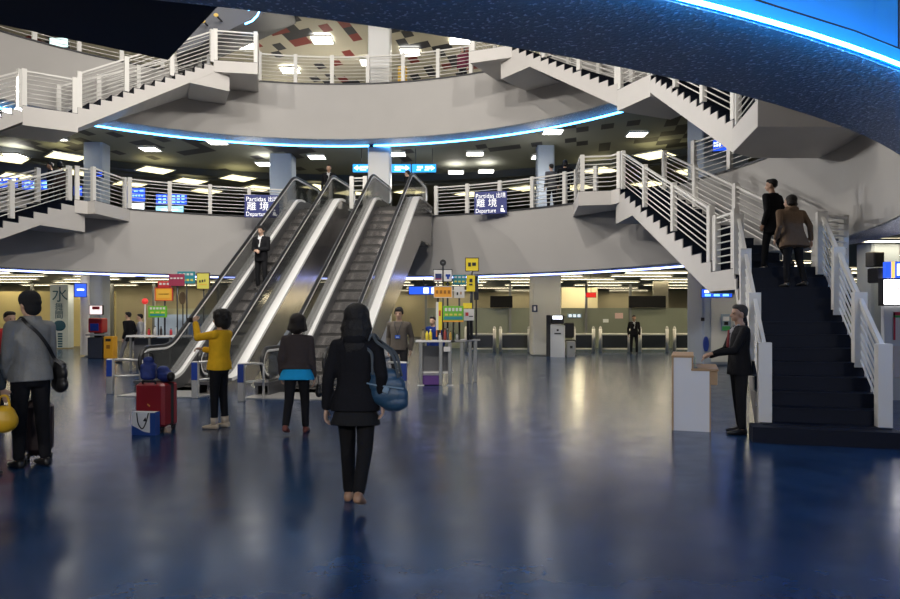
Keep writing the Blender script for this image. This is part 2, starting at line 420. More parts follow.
# --- the stairs between the first and second galleries
M2 = 7.58
def upper_stair(label, A, B, C, D, E, side):
    A, B, C, D, E = map(V, (A, B, C, D, E))
    t = thing('staircase', label, 'staircase', (C.x, C.y, Z1))
    def out(p, w=1.85):
        d = V((p.x - CX, p.y - CY, 0)).normalized(); return V((p.x, p.y, p.z)) + d * w
    A, B, C, D, E = xy(A, Z2), xy(B, M2), xy(C, M2), xy(D, Z1), xy(E, Z2)
    fl = lambda lo, hi, n, dp: (flight(t, lo, out(lo), hi, out(hi), n, dp) if side > 0 else flight(t, out(lo), lo, out(hi), hi, n, dp))
    fl(B, A, 14, .42)
    fl(D, C, 14, .46)
    slab(t, 'landing', [B, C, out(C), out(B)], M2, .55)
    slab(t, 'landing', [A, out(A), to_ring(A), to_ring(lerp(A, E, .5)), to_ring(E), E], Z2, .38)
    wedge(t, A, out(A), A - B, Z2, .42, .92, .55)
    return t, out, A, B, C, D, E
Ar, Br, Cr, Dr, Er = (1.95, 22.1), (4.43, 18.55), (4.95, 17.3), (5.43, 13.45), (.65, 22.62)
t, out, A, B, C, D, E = upper_stair('white staircase descending from the second gallery towards the sparkling blue soffit', Ar, Br, Cr, Dr, Er, 1)
slab(t, 'landing', [xy(D, 0), V((6.0, 13.9, 0)), V((7.34, 13.95, 0)), V((7.2, 11.6, 0)), V((5.1, 11.6, 0))], Z1, .46)
up = lambda p, z: V((p.x, p.y, p.z + z))
inn = lambda p, k: p + (out(p) - p).normalized() * k
def stair_rails(t, A, B, C, D, E):
    for k in (.06, 1.79):
        rails(t, [up(inn(B, k), .18), up(inn(A, k), 0)], spacing=1.5)
        rails(t, [up(inn(D, k), .18), up(inn(C, k), 0)], spacing=1.5)
    rails(t, [up(inn(B, .06), .01), up(inn(C, .06), .01)], spacing=2)
    rails(t, [up(inn(A, .06), .01), xy(inn(xy(E, Z2), .08), Z2 + .01)], spacing=1.6)
    rails(t, [xy(inn(xy(E, Z2), .1), Z2 + .01), xy(to_ring(E, R - .1), Z2 + .01)], spacing=2.5, ends=(False, True))
stair_rails(t, A, B, C, D, E)
rails(t, [V((D.x + .05, D.y - .1, Z1 + .01)), V((5.16, 11.65, Z1 + .01))], spacing=1.2)
Al, Bl, Cl, Dl, El = (-7.9, 23.4), (-11.0, 20.7), (-12.15, 19.9), (-13.7, 16.4), (-6.5, 23.65)
t, out, A, B, C, D, E = upper_stair('white staircase climbing from the first to the second gallery beside the near black overhang', Al, Bl, Cl, Dl, El, -1)
slab(t, 'landing', [xy(D, 0), to_ring(D), to_ring((-14.9, 14.4)), V((-13.9, 14.4, 0))], Z1, .46)
stair_rails(t, A, B, C, D, E)

# --- railings round the galleries
gr = 'railings round the gallery edges'
a1, a2 = ang(596), ang(434)
ring_rail('first gallery railing with the blue departure sign, running from the escalators to the climbing stair', a1, a2, Z1, gr)
ring_rail('first gallery railing behind the man in black on the escalator', ang(287), ang(128), Z1, gr)
ring_rail('first gallery railing curving above the wall behind the two climbers', math.radians(-6), ang(690), Z1, gr)
ring_rail('second gallery railing across the top in front of the white column', ang(472) , ang(258), Z2, gr)
ring_rail('second gallery railing above the left staircase, mostly behind the black overhang', ang(212) + .03, math.radians(172), Z2, gr)
# stub of railing between the two escalators
# ------------------------------------------------------------------ escalators
glass = mat('clear_glass', (.75, .85, .83), .05, alpha=.16, spec=.6)
smoked = mat('smoked_glass', (.035, .04, .04), .08, alpha=.55, spec=.5)
esc_deck = mat('escalator_deck_aluminium', (.88, .87, .85), .35, metal=.15)
esc_skirt = mat('escalator_skirt', (.16, .16, .17), .35, metal=.7)
esc_clad = mat('escalator_cladding', (.36, .34, .33), .20, metal=.85, vary=.25, vscale=2.5)
esc_step = mat('escalator_step', (.030, .028, .027), .6)
rubber = mat('black_rubber', (.012, .012, .013), .35)
ESC_A = math.radians(35)
def escalator(label, top, heading):
    """local frame: x across, y up the slope (plan), z up; origin at floor under the lower end of the incline"""
    rise = Z1; run = rise / math.tan(ESC_A); hd = math.radians(heading)
    d = V((math.sin(hd), math.cos(hd), 0))
    org = V((top[0], top[1], 0)) - d * run
    t = thing('escalator', label, 'escalator', org, -hd, 'pair of escalators')
    W = .525; LO, HI = -1.35, run + 2.3
    def prof(off, lo=LO, hi=HI, r=1.0, n=8):         # step line + off, with rounded transitions
        tn = math.tan(ESC_A / 2); k = r * tn; pts = [(lo, off)]
        for i in range(n + 1):
            a = ESC_A * i / n; pts.append((-k + r * math.sin(a) - off * math.tan(ESC_A / 2) , off + r * (1 - math.cos(a))))
        for i in range(n + 1):
            a = ESC_A * (1 - i / n); pts.append((run + k - r * math.sin(a) - off * math.tan(ESC_A / 2), off + rise - r * (1 - math.cos(a))))
        pts.append((hi, off + rise)); return pts
    def strip(name, x0, x1, top_off, bot_off, m, lo=LO, hi=HI, parent=t):
        zf = 0 if hi < 0 else rise
        a, b = (prof(top_off, lo, hi), prof(bot_off, lo, hi)) if lo < 0 < hi else ([(lo, zf + top_off), (hi, zf + top_off)], [(lo, zf + bot_off), (hi, zf + bot_off)]); mb = MB(); n = len(a); vs = []
        for (y1, z1), (y0, z0) in zip(a, b):
            z0 = max(z0, .0)
            vs += [V((x0, y0, z0)), V((x1, y0, z0)), V((x1, y1, z1)), V((x0, y1, z1))]
        fs = [(i * 4 + j, i * 4 + (j + 1) % 4, i * 4 + 4 + (j + 1) % 4, i * 4 + 4 + j) for i in range(n - 1) for j in range(4)] + [(0, 1, 2, 3), tuple(4 * n - 1 - j for j in range(4))]
        return soft(obj(name, mb.add(vs, fs), m, parent))
    strip('truss', -W - .26, W + .26, -.06, -1.15, esc_clad)
    for sx in (-1, 1):
        lo_, hi_ = sorted((sx * (W + .02), sx * (W + .33)))
        strip('deck', lo_, hi_, .27, .20, esc_deck, -.42, run + .5)
        strip('end_deck', lo_, hi_, .262, .20, esc_skirt, LO, -.40)
        strip('end_deck', lo_, hi_, .262, .20, esc_skirt, run + .48, HI)
        x0, x1 = sorted((sx * (W + .012), sx * (W + .04)))
        strip('skirt_panel', x0, x1, .20, -.10, esc_skirt)
        x0, x1 = sorted((sx * (W + .25), sx * (W + .30)))
        strip('side_cladding', x0, x1, .20, -1.12, esc_clad)
        xb = sx * (W + .12)
        strip('glass_balustrade', xb - .008, xb + .008, .90, .26, smoked, LO + .25, HI - .3)
        # handrail loop: lower newel, incline, upper newel
        P = prof(.95, LO + .2, HI - .3)
        def newel(y, z, s):                           # half turn at an end, radius .3
            return [(y + s * .30 * math.sin(a), z - .30 + .30 * math.cos(a)) for a in [PI * i / 8 for i in range(1, 9)]]
        lowr = newel(P[0][0], P[0][1], -1)[::-1]; hir = newel(P[-1][0], P[-1][1], 1)
        loop = lowr + P + hir
        path = [V((xb, y, z)) for y, z in loop]
        h = obj('handrail', MB().ribbon(path, .085, .045, up=V((1, 0, 0))) if False else MB().tube(path, .042, 8), rubber, t, smooth=True)
        inner = [V((xb, y, z - .0)) for y, z in loop]
        cen = []
        for i, p in enumerate(inner):
            q = inner[min(i + 1, len(inner) - 1)] - inner[max(i - 1, 0)]; q.normalize()
            cen.append(p + V((0, q.z, -q.y)) * .05)
        obj('handrail_guide', MB().tube(cen, .034, 6), esc_deck, h, smooth=True)
    # steps
    dy = .40; n = int(run / dy) + 2; r = dy * math.tan(ESC_A)
    for i in range(-2, n + 2):
        y = i * dy + .1
        z = min(max(y * math.tan(ESC_A), 0), rise); zn = min(max((y + dy) * math.tan(ESC_A), 0), rise)
        if y > HI - 1.2: continue
        mb = MB().bb((-W, y, z - .30), (W, y + dy - .004, z - .02))
        for k in range(-6, 7): mb.bb((k * .08 - .025, y - .004, z - .02), (k * .08 + .025, y + dy - .008, z))
        obj('step', mb, esc_step, t)
    for y0, y1, z in ((LO - .55, -.78, 0), (run + .9, HI + .6, rise)):
        obj('floor_plate', MB().bb((-W - .33, y0, z + .001), (W + .33, y1, z + .018)), steel, t)
    return t, org, d
E_HEAD = 8.5
escB, orgB, dB = escalator('escalator nearest the stall with yellow signs, empty', (-1.80, 22.62), E_HEAD)
escA, orgA, dA = escalator('escalator with the man in a black suit standing on it', (-4.40, 23.01), E_HEAD)
# short railing in the gap between them
t = thing('gap_railing', 'short white railing closing the gap between the two escalators at the top', 'railing', (-3.0, 23.9, Z1))
rail_run(t, [V((-3.36, 23.5, Z1 + .02)), V((-2.78, 23.42, Z1 + .02))], spacing=1.1, bars=6)
# ------------------------------------------------------------------ columns
column_cream = mat('cream_column_paint', (.58, .58, .53), .5)
def column(i, px, Y, w, z0, z1, m, X=None):
    X = (px - XC) / F * Y if X is None else X
    mb = MB().cbox((X, Y, (z0 + z1) / 2), (w, w, z1 - z0), .05, Matrix.Rotation(math.atan2(X - CX, -(Y - CY)) * 0, 3, 'Z'))
    return struct('column_%s' % i, mb, m)
column('behind_escalator', 380, 27.2, .85, 0, Z3C, column_white)
column('by_kiosk', 545, 28.7, 1.15, 0, Z1C + .5, column_cream)
column('by_kiosk_above', 545, 28.9, .7, Z1, Z2C + .5, column_blue)
column('far_left', 97, 28.4, .75, 0, Z2C + .5, column_blue)
column('by_desk', 717, 23.4, 1.5, 0, Z2C + .5, column_blue)
column('by_screen', 878, 18.6, .75, 0, Z1C + .5, column_blue)
column('behind_sign', 283, 30.5, .95, 0, Z2C + .5, column_blue)
struct('column_pole', MB().tube([at(85, 355, 27.7), at(85, 272, 27.7) + V((0, 0, .2))], .17, 16), column_white, smooth=True)

# ------------------------------------------------------------------ ground floor back: glazed hall
frost = mat('frosted_green_glass', (.24, .26, .20), .25, spec=.6, vary=.2, vscale=.5)
frost_y = mat('warm_glazed_wall', (.62, .52, .25), .35, vary=.18, vscale=.4)
mull = mat('grey_mullion', (.22, .23, .23), .4, metal=.5)
beige = mat('beige_hall_wall', (.37, .33, .22), .6, vary=.1, vscale=.6)
dark_panel = mat('dark_sign_panel', (.012, .012, .013), .8, spec=.1)
def wallx(i, x0, x1, Y, z0, z1, m, th=.12):
    return struct('wall_%s' % i, MB().bb((x0, Y, z0), (x1, Y + th, z1)), m)
# right side: frosted partition at Y 35, gap above shows the hall behind
wallx('frosted_right', -1.2, 25.5, 35, 0, 2.0, frost)
wallx('hall_right', -5.5, 26, 54, 0, Z1C + .5, beige)
wallx('bright_bay', 5.9, 7.8, 37, 0, 3.1, mat('bright_bay_paint', (.62, .55, .36), .6))
wallx('pillar_bay', 10.6, 11.4, 36.5, 0, 3.4, mat('grey_bay_paint', (.33, .31, .25), .6))
wallx('side_bay', -8, -5.5, 43, 0, Z1C + .5, beige)
wallx('hall_left', -34, -8, 45, 0, Z1C + .5, beige)
wallx('warm_left', -26, -17.7, 37, 0.0, 2.9, frost_y)
wallx('warm_middle', -15.6, -3.5, 37.5, .0, 2.0, mat('pale_shop_front', (.42, .42, .30), .35, vary=.2, vscale=.6))
for i, x in enumerate((-1.2, 1.1, 3.0, 6.8, 9.0, 13.2, 17.9, 21.0)):
    struct('trim_mullion_%d' % (i + 1), MB().bb((x - .06, 34.9, 0), (x + .06, 35.0, 3.2)), mull)
for i, x in enumerate((-26, -22, -17.8, -15.6, -12.2, -8.2)):
    struct('trim_mullion_%d' % (i + 20), MB().bb((x - .06, 36.8, 0), (x + .06, 36.95, 3.3)), mull)
for i, (x0, x1, z0, z1) in enumerate(((2.0, 3.1, 2.02, 2.6), (8.9, 10.7, 2.02, 2.6), (13.9, 16.0, 2.02, 2.6), (17.9, 21, 2.0, 2.7))):
    o = obj('sign_box', MB().cbox(((x0 + x1) / 2, 34.8, (z0 + z1) / 2), (x1 - x0, .25, z1 - z0), .02), dark_panel)
    tag(o, ['dark sign box over the glazed doors beside the kiosk column', 'dark sign box with brown panel over frosted glass', 'dark sign box above the standing man in black', 'wide dark sign box by the pale blue column with posters'][i], 'sign box')
# pools of warm wall light
# ------------------------------------------------------------------ ceiling lamps
lamp_warm = glow('warm_fluorescent_diffuser', (1.0, .88, .46), 2.3)
lamp_white = glow('white_panel_diffuser', (1.0, .96, .86), 13.0)
lamp_low = glow('ground_strip_diffuser', (1.0, .86, .58), 13.0)
casing = mat('lamp_casing', (.5, .5, .48), .5)
def lamp(name, label, cat, c, size, m, group, th=.06):
    t = thing(name, label, cat, c, 0, group)
    x, y = size
    fr = MB()
    for q, s in (((0, y / 2 + .02, 0), (x + .08, .04, th)), ((0, -y / 2 - .02, 0), (x + .08, .04, th)), ((x / 2 + .02, 0, 0), (.04, y, th)), ((-x / 2 - .02, 0, 0), (.04, y, th))): fr.box(q, s)
    obj('casing', fr, casing, t)
    obj('diffuser', MB().box((0, 0, -.0), (x, y, th * .6)), m, t)
    return t
def lamp_copy(src, c, label=None):
    o = copy_tree(src); o.location = c
    if label: o['label'] = label
    return o
# long strips under the first gallery
zc = Z1C + .46
strips = []
for Y in (28.5, 31, 33.6, 36.5, 39.5, 43.5, 48, 53):
    for k in range(-9, 8):
        X = -1.5 + k * 4.3 + (2.1 if int(Y) % 2 else 0)
        if math.hypot(X - CX, Y - CY) < RN + .6 or abs(X + 3) > 30 or math.hypot(X - CX, Y - CY) > 43: continue
        if any(abs(X - cx) < 2.1 and abs(Y - cy) < .9 for cx, cy in ((3.9, 28.7), (-14.3, 28.4), (-7.3, 30.5), (-2.7, 27.2))): continue
        strips.append((X, Y))
for a in ((7.6, 26), (11.5, 25), (14.5, 22), (15.5, 17), (-18.5, 23.5), (-20, 27), (-16.5, 27.3), (12, 29.2 - 2.5), (.8, 27.3), (4.3, 26.5), (-13.2, 26.6), (9.9, 20.6), (11.2, 17.9)):  # several here are added unseen behind the fascia to brighten columns
    strips.append(a)
src = None
for X, Y in strips:
    c = V((X, Y, zc))
    lb = 'long warm strip lamp on the ground floor hall ceiling'
    if src is None: src = lamp('strip_lamp', lb, 'ceiling lamp', c, (2.9, .34), lamp_low, 'strip lamps over the ground floor hall')
    else: lamp_copy(src, c)
# square panels on the first gallery ceiling
sq = [(55, 138), (150, 149), (217, 142), (265, 164), (317, 157), (456, 172), (397, 154), (475, 153.5), (486, 171), (540, 157), (553, 131.5), (637, 134), (15, 147)]
src = None
for px, py in sq:
    zl = Z2C + (.38 if py < 160 else .06); Y = F * (zl - EYE) / (YH - py); c = V(((px - XC) / F * Y, Y, zl))
    if math.hypot(c.x - CX, c.y - CY) > 19.4: c.z = Z2C + .04
    lb = 'small square white lamp in the tiled ceiling of the first gallery'
    if src is None: src = lamp('square_lamp', lb, 'ceiling lamp', c, (.68, .68), lamp_white, 'square lamps over the first gallery')
    else: lamp_copy(src, c)
# wide lozenge lamps further back
lz = [(8, 159), (66, 156.5), (155, 170), (190, 181), (238, 178), (130, 184), (206, 191), (18, 176), (72, 172), (258, 188), (525, 188), (577, 187), (600, 170.5), (655, 155), (693, 171), (648, 184), (470, 194), (725, 160), (350, 193), (410, 192), (318, 187)]
src = None
for px, py in lz:
    zl = Z2C - .04; Y = F * (zl - EYE) / (YH - py)
    if Y > 44: zl = Z2C - .04 - (Y - 44) * 0; 
    c = V(((px - XC) / F * Y, Y, zl))
    if math.hypot(c.x - CX, c.y - CY) > RO - 1: continue
    lb = 'wide lozenge of yellowish light on the dark rear ceiling of the first gallery'
    if src is None: src = lamp('wide_lamp', lb, 'ceiling lamp', c, (1.25, 1.25), lamp_warm, 'wide lamps over the rear of the first gallery', .04); src.rotation_euler.z = PI / 4
    else: lamp_copy(src, c)
# panels of the second gallery ceiling
src = None
for px, py in ((245, 45), (322, 39.5), (410, 52), (290, 70), (130, 30), (460, 40), (520, 30), (370, 62), (200, 20), (590, 20), (60, 10), (640, 5)):
    zl = Z3C - .09; Y = F * (zl - EYE) / (YH - py); c = V(((px - XC) / F * Y, Y, zl))
    lb = 'square white lamp in the cream ceiling above the second gallery'
    if src is None: src = lamp('panel_lamp', lb, 'ceiling lamp', c, (.8, .8), lamp_white, 'square lamps over the second gallery')
    else: lamp_copy(src, c)
# ------------------------------------------------------------------ overhead, near side
# dark overhang of the near gallery's landing at top left
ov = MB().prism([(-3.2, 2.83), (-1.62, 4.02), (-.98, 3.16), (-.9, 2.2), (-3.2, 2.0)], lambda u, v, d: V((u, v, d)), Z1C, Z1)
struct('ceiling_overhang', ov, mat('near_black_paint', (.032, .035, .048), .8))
# flight to the storey above, seen over the second gallery at left
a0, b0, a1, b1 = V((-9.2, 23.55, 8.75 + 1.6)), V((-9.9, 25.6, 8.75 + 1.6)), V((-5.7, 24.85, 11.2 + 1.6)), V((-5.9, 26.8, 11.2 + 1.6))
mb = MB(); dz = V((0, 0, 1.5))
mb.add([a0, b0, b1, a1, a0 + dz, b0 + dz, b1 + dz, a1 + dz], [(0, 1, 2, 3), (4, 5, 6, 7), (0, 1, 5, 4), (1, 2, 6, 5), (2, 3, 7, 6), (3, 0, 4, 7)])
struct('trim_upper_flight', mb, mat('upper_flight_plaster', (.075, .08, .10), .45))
# cyan-lit cove ceiling furniture: thin black rods
rod = MB()
def rods(label, pts, stems):
    t = thing('cable_rod', label, 'cable rod', pts[0])
    obj('rod', MB().tube(pts, .005, 6), black, t, smooth=True, world=True)
    for s in stems: obj('stem', MB().tube([s, s + V((0, 0, .5))], .006, 6), black, t, world=True)
zr = Z1C - .0
p = [pol(RN + .165, math.radians(a), zr) for a in range(-64, -18, 4)]
rods('thin black rod following the bright neon overhead on short stems', p, [pol(RN + .165, math.radians(a), zr) for a in (-58, -52, -46)])

for lb, px, py in (('small yellow lamp on the dark sloping soffit, nearer the overhang', 203, 21), ('small yellow lamp on the dark sloping soffit, nearer the blue neon squiggle', 216, 15)):
    t = thing('wall_lamp', lb, 'lamp', at(px, py, 23.45)); obj('shade', MB().ball((0, 0, 0), (.08, .06, .06)), glow('amber_shade', (.9, .60, .15), .7, (.3, .2, .05)), t, smooth=True); obj('mount', MB().tube([(0, .04, 0), (0, .7, .05)], .03, 6), dark_metal, t)
o = obj('neon_tube', MB().tube([at(x, y, 23.5) for x, y in ((248, 10), (255, 8), (260, 10), (257, 16), (252, 21), (245, 24))], .03, 6), neon, smooth=True); tag(o, 'short hooked blue neon tube at the end of the dark sloping soffit', 'neon light')

t = thing('spot_lamp', 'glaring round spot lamp at the edge of the cream ceiling by the white column', 'lamp', at(345, 13.5, 26.2)); obj('lens', MB().ball((0, 0, 0), .13), glow('spot_glare', (1, .9, .85), 14), t, smooth=True); obj('bracket', MB().tube([(0, .05, 0), (0, .05, Z3C - t.location.z)], .03, 6), dark_metal, t)
# ------------------------------------------------------------------ people
def solid(name, mb, m, parent, vox=.012, it=3, label=None):
    """melt overlapping closed shapes into one continuous surface"""
    me = bpy.data.meshes.new(name); me.from_pydata([tuple(p) for p in mb.v], [], mb.f); me.update()
    import bmesh
    bm = bmesh.new(); bm.from_mesh(me); bmesh.ops.recalc_face_normals(bm, faces=bm.faces); bm.to_mesh(me); bm.free()
    t = bpy.data.objects.new('tmp', me); COL.objects.link(t)
    r = t.modifiers.new('r', 'REMESH'); r.mode = 'VOXEL'; r.voxel_size = vox; r.adaptivity = 0
    s = t.modifiers.new('s', 'SMOOTH'); s.iterations = it; s.factor = .5
    bpy.context.view_layer.update()
    out = bpy.data.meshes.new_from_object(t.evaluated_get(bpy.context.evaluated_depsgraph_get()))
    bpy.data.objects.remove(t); bpy.data.meshes.remove(me)
    out.name = name; out.materials.clear()
    for mm in (m if isinstance(m, (list, tuple)) else [m]): out.materials.append(mm)
    out.polygons.foreach_set('use_smooth', [True] * len(out.polygons))
    o = bpy.data.objects.new(name, out); COL.objects.link(o); o.parent = parent
    if label: o['label'] = label
    return o
def cap(mb, p0, p1, r0, r1, n=12):
    p0, p1 = V(p0), V(p1); d = (p1 - p0); L = d.length; d = d / L if L > 1e-6 else V((0, 0, 1))
    up = V((0, 0, 1)) if abs(d.z) < .9 else V((0, 1, 0)); a = d.cross(up).normalized(); b = a.cross(d)
    rings = []
    for i in range(1, 5): t = PI / 2 * (1 - i / 4); rings.append((p0 - d * r0 * math.sin(t), r0 * math.cos(t)))
    for i in range(0, 4): t = PI / 2 * i / 4; rings.append((p1 + d * r1 * math.sin(t), r1 * math.cos(t)))
    return mb.loft([[c + (a * math.cos(2 * PI * k / n) + b * math.sin(2 * PI * k / n)) * r for k in range(n)] for c, r in rings])
def sect(mb, rows, T, H, n=20, infl=0.0):
    """trunk-like loft: rows of (height, forward offset, half width, half depth), all in body heights"""
    rings = []
    for z, y, rx, ry in rows:
        ring = []
        for k in range(n):
            t = 2 * PI * k / n; c, s = math.cos(t), math.sin(t)
            e = .82
            ring.append(T @ V(((rx * H + infl) * math.copysign(abs(c) ** e, c), y * H + (ry * H + infl) * math.copysign(abs(s) ** e, s), z * H)))
        rings.append(ring)
    return mb.loft(rings)
skin = mat('skin', (.52, .33, .235), .5)
skin_tan = mat('tanned_skin', (.40, .235, .155), .5)
hair_black = mat('black_hair', (.008, .007, .007), .5, spec=.3, bump=.6, bscale=90)
hair_dark = mat('dark_brown_hair', (.014, .010, .008), .5, spec=.3, bump=.6, bscale=90)
eye_mat = mat('eye', (.02, .015, .012), .2)
def cloth(name, col, rough=.85): return mat(name, col, rough, spec=.15, bump=.35, bscale=35, vary=.12, vscale=14)
def ik(S, W, a, b, pole):
    d = W - S; L = min(d.length, (a + b) * .999); u = d.normalized(); W = S + u * L
    x = (a * a - b * b + L * L) / (2 * L); h = math.sqrt(max(a * a - x * x, 0))
    p = pole - u * pole.dot(u); p = p.normalized() if p.length > 1e-6 else V((0, -1, 0))
    return S + u * x + p * h, W
def hand(mb, w, d, n, H, curl=25, side=1):
    """palm, four unequal fingers with two bends, and a thumb leaving the palm's side; d along the hand, n out of the back of it"""
    d = d.normalized(); n = (n - d * n.dot(d)).normalized(); x = d.cross(n) * side; k = H / 1.7
    q = Matrix((x, n, d)).transposed()
    mb.ball(w + d * .048 * k, V((.042, .017, .056)) * k, q)
    for i, L in enumerate((.070, .080, .075, .058)):
        p = w + d * (.088 - abs(i - 1.3) * .005) * k + x * (.030 - .0205 * i) * k
        ang_ = 0; dd = d + x * (.10 - .07 * i)
        for s, f in ((0, .46), (1, .32), (2, .22)):
            ang_ += math.radians(curl * (1 if s == 0 else 1.2))
            v = (dd * math.cos(ang_) - n * math.sin(ang_)).normalized(); p2 = p + v * L * f * k
            cap(mb, p, p2, (.0092 - .0008 * s) * k, (.0084 - .0008 * s) * k, 8); p = p2
    p = w + d * .025 * k + x * .030 * k
    p2 = p + (d * .6 + x * .75 - n * .25).normalized() * .040 * k; p3 = p2 + (d * .9 + x * .25 - n * .35).normalized() * .032 * k
    cap(mb, p, p2, .0125 * k, .0105 * k, 8); cap(mb, p2, p3, .0105 * k, .0085 * k, 8)
def person(label, loc, rz, H=1.7, lean=3, legs=((2, 4), (-2, 4)), hands=(None, None), poles=(None, None), head=(0, 0), sw=.112, wide=1.0,
           top=None, hem=.47, flare=.0, layer=None, bottom=None, shoe=None, hair='short', hair_m=None, sk=None, detail=.012, open_front=None, shirt=None, collar=False,
           hood=False, pocket=False, curl=25, ab=3, top_name='jacket', boots=False, group=None, tie=None, hat=None, hv=1.0):
    sk = sk or skin; hair_m = hair_m or hair_black
    t = thing('person', label, 'person', loc, math.radians(rz), group)
    zh = .53 * H; legp = []
    for s, (fl, kn) in zip((-1, 1), legs):
        f, k = math.radians(fl), math.radians(fl - kn); o = math.sin(math.radians(ab)) * s
        hp = V((s * .052 * H, 0, zh)); kneep = hp + V((o, math.sin(f), -math.cos(f))).normalized() * .245 * H
        ank = kneep + V((o * .4, math.sin(k), -math.cos(k))).normalized() * .245 * H
        pitch = 0 if kn - max(fl, 0) < 20 else -(kn - max(fl, 0)) * .55
        legp.append([hp, kneep, ank, math.radians(pitch)])
    dz = .045 * H - min(l[2].z - (abs(math.sin(l[3])) * .09 * H if l[3] < 0 else 0) for l in legp)
    up = V((0, 0, dz))
    for l in legp: l[0] += up; l[1] += up; l[2] += up
    T = Matrix.Translation(up) @ Matrix.Translation(V((0, 0, zh))) @ Matrix.Rotation(-math.radians(lean), 4, 'X') @ Matrix.Translation(V((0, 0, -zh)))
    TH = T @ Matrix.Translation(V((0, .005 * H, .865 * H))) @ Matrix.Rotation(math.radians(head[0]), 4, 'Z') @ Matrix.Rotation(-math.radians(head[1]) + math.radians(lean), 4, 'X') @ Matrix.Translation(V((0, -.005 * H, -.865 * H)))
    B = MB(); W = wide
    trunk = [(.485, -.004, .070 * W, .056), (.52, -.006, .092 * W, .068), (.57, -.004, .088 * W, .062), (.63, .002, .076 * W, .056), (.70, .004, .082 * W, .060), (.765, .0, .092 * W, .060), (.805, -.006, .088 * W, .048), (.838, -.01, .045, .036)]
    sect(B, trunk, T, H)
    cap(B, T @ V((0, -.010 * H, .83 * H)), TH @ V((0, .006 * H, .89 * H)), .034 * H, .031 * H)
    # head with brow, nose, lips, chin and ears
    hc = lambda x, y, z: TH @ V((x * H, y * H, z * H)); hr = TH.to_3x3()
    B.ball(hc(0, .006, .944), V((.0445, .055, .056)) * H, hr, 18, 12)
    B.ball(hc(0, .022, .908), V((.034, .036, .037)) * H, hr, 16, 10)
    B.ball(hc(0, .045, .884), V((.016, .013, .012)) * H, hr)
    cap(B, hc(0, .058, .932), hc(0, .069, .911), .0055 * H, .0085 * H, 8); cap(B, hc(-.007, .060, .909), hc(.007, .060, .909), .006 * H, .006 * H, 8)
    cap(B, hc(-.026, .049, .944), hc(.026, .049, .944), .007 * H, .007 * H, 8); cap(B, hc(-.012, .055, .8955), hc(.012, .055, .8955), .0055 * H, .0055 * H, 8)
    for s in (-1, 1): B.ball(hc(s * .0465, .0, .925), V((.007, .013, .020)) * H, hr, 10, 7)
    # limbs
    arm = []
    for i, s in enumerate((-1, 1)):
        S = T @ V((s * sw * H * W, -.006 * H, .802 * H))
        Wt = hands[i]
        Wt = (V((Wt[0] * H, Wt[1] * H, Wt[2] * H)) + up) if Wt is not None else (V((s * (.142 * W) * H, .015 * H, .50 * H)) + up)
        pole = V(poles[i]) if poles[i] is not None else V((s * .35, -1, -.2))
        e, w = ik(S, Wt, .172 * H, .150 * H, pole)
        arm.append((S, e, w))
        cap(B, T @ V((s * .05 * H, -.006 * H, .80 * H)), S, .040 * H, .030 * H)
        cap(B, S, e, .029 * H, .024 * H); cap(B, e, w, .024 * H, .016 * H)
        d = (w - e).normalized()
        nb = V((s, 0.0, .1)) if abs(d.z) > .6 else V((0, 0, 1)) + V((s * .4, 0, 0))
        hand(B, w + d * .01, d, nb, H, curl, -s if abs(d.z) > .6 else -s)
    for hp, kp, an, pit in legp:
        cap(B, hp + V((0, 0, .0)), kp, .050 * H, .033 * H); cap(B, kp, an, .034 * H, .022 * H)
        fd = V((0, math.cos(pit), math.sin(pit)))
        cap(B, an - V((0, 0, .018 * H)), an + fd * .070 * H - V((0, 0, .032 * H)), .016 * H, .010 * H)
    solid('body', B, sk, t, detail)
    # trousers
    P = MB(); fat = .006
    sect(P, [(.455, -.004, .064 * W, .056), (.49, -.006, .086 * W, .066), (.53, -.006, .094 * W, .069), (.585, -.003, .086 * W, .062)], T, H, infl=fat)
    for hp, kp, an, pit in legp:
        bw = 1.0 if not boots else .95
        cap(P, hp + V((0, 0, -.01 * H)), kp, .056 * H, .040 * H * bw); e2 = kp + (an - kp) * (.92 if not boots else .8)
        cap(P, kp, e2, .040 * H * bw, .031 * H * bw)
    solid('trousers', P, bottom or cloth('black_trousers', (.012, .012, .014)), t, detail * 1.1)
    # upper garment
    G = MB(); gi = .014
    rows = [(hem, -.004, (.094 + flare) * W, .072 + flare * .8), (min(hem + .06, .57), -.004, (.095 + flare * .6) * W, .070 + flare * .5), (.60, .0, .090 * W, .066), (.66, .003, .089 * W, .064), (.73, .002, .096 * W, .067), (.78, -.002, .101 * W, .064), (.812, -.008, .095 * W, .052), (.842, -.011, .050, .042)]
    if hem > .55: rows = [(hem, -.002, (.092 + flare) * W, .068 + flare)] + [r for r in rows if r[0] > hem + .02]
    sect(G, rows, T, H, infl=gi)
    for S, e, w in arm:
        c = T @ V((0, -.006 * H, .795 * H))
        cap(G, S + (c - S) * .5, S, .046 * H, .037 * H); cap(G, S, e, .037 * H, .032 * H); cap(G, e, e + (w - e) * .93, .032 * H, .026 * H)
    if hood:
        G.ball(T @ V((0, -.055 * H, .835 * H)), V((.062, .036, .035)) * H, T.to_3x3())
        cap(G, T @ V((-.05 * H, -.02 * H, .845 * H)), T @ V((.05 * H, -.02 * H, .845 * H)), .028 * H, .028 * H)
    if collar:
        for k in range(9):
            a0, a1 = PI * (1.05 + .9 * (k - .5) / 8) + PI * .5 - PI * .5, 0
            th = PI * (.92 + 1.16 * k / 8); p = T @ V((.046 * H * math.cos(th), -.010 * H + .040 * H * math.sin(th), .852 * H)); G.ball(p, .016 * H, None, 8, 6)
    solid(top_name, G, top or cloth('black_jacket', (.013, .013, .015)), t, detail * 1.1)
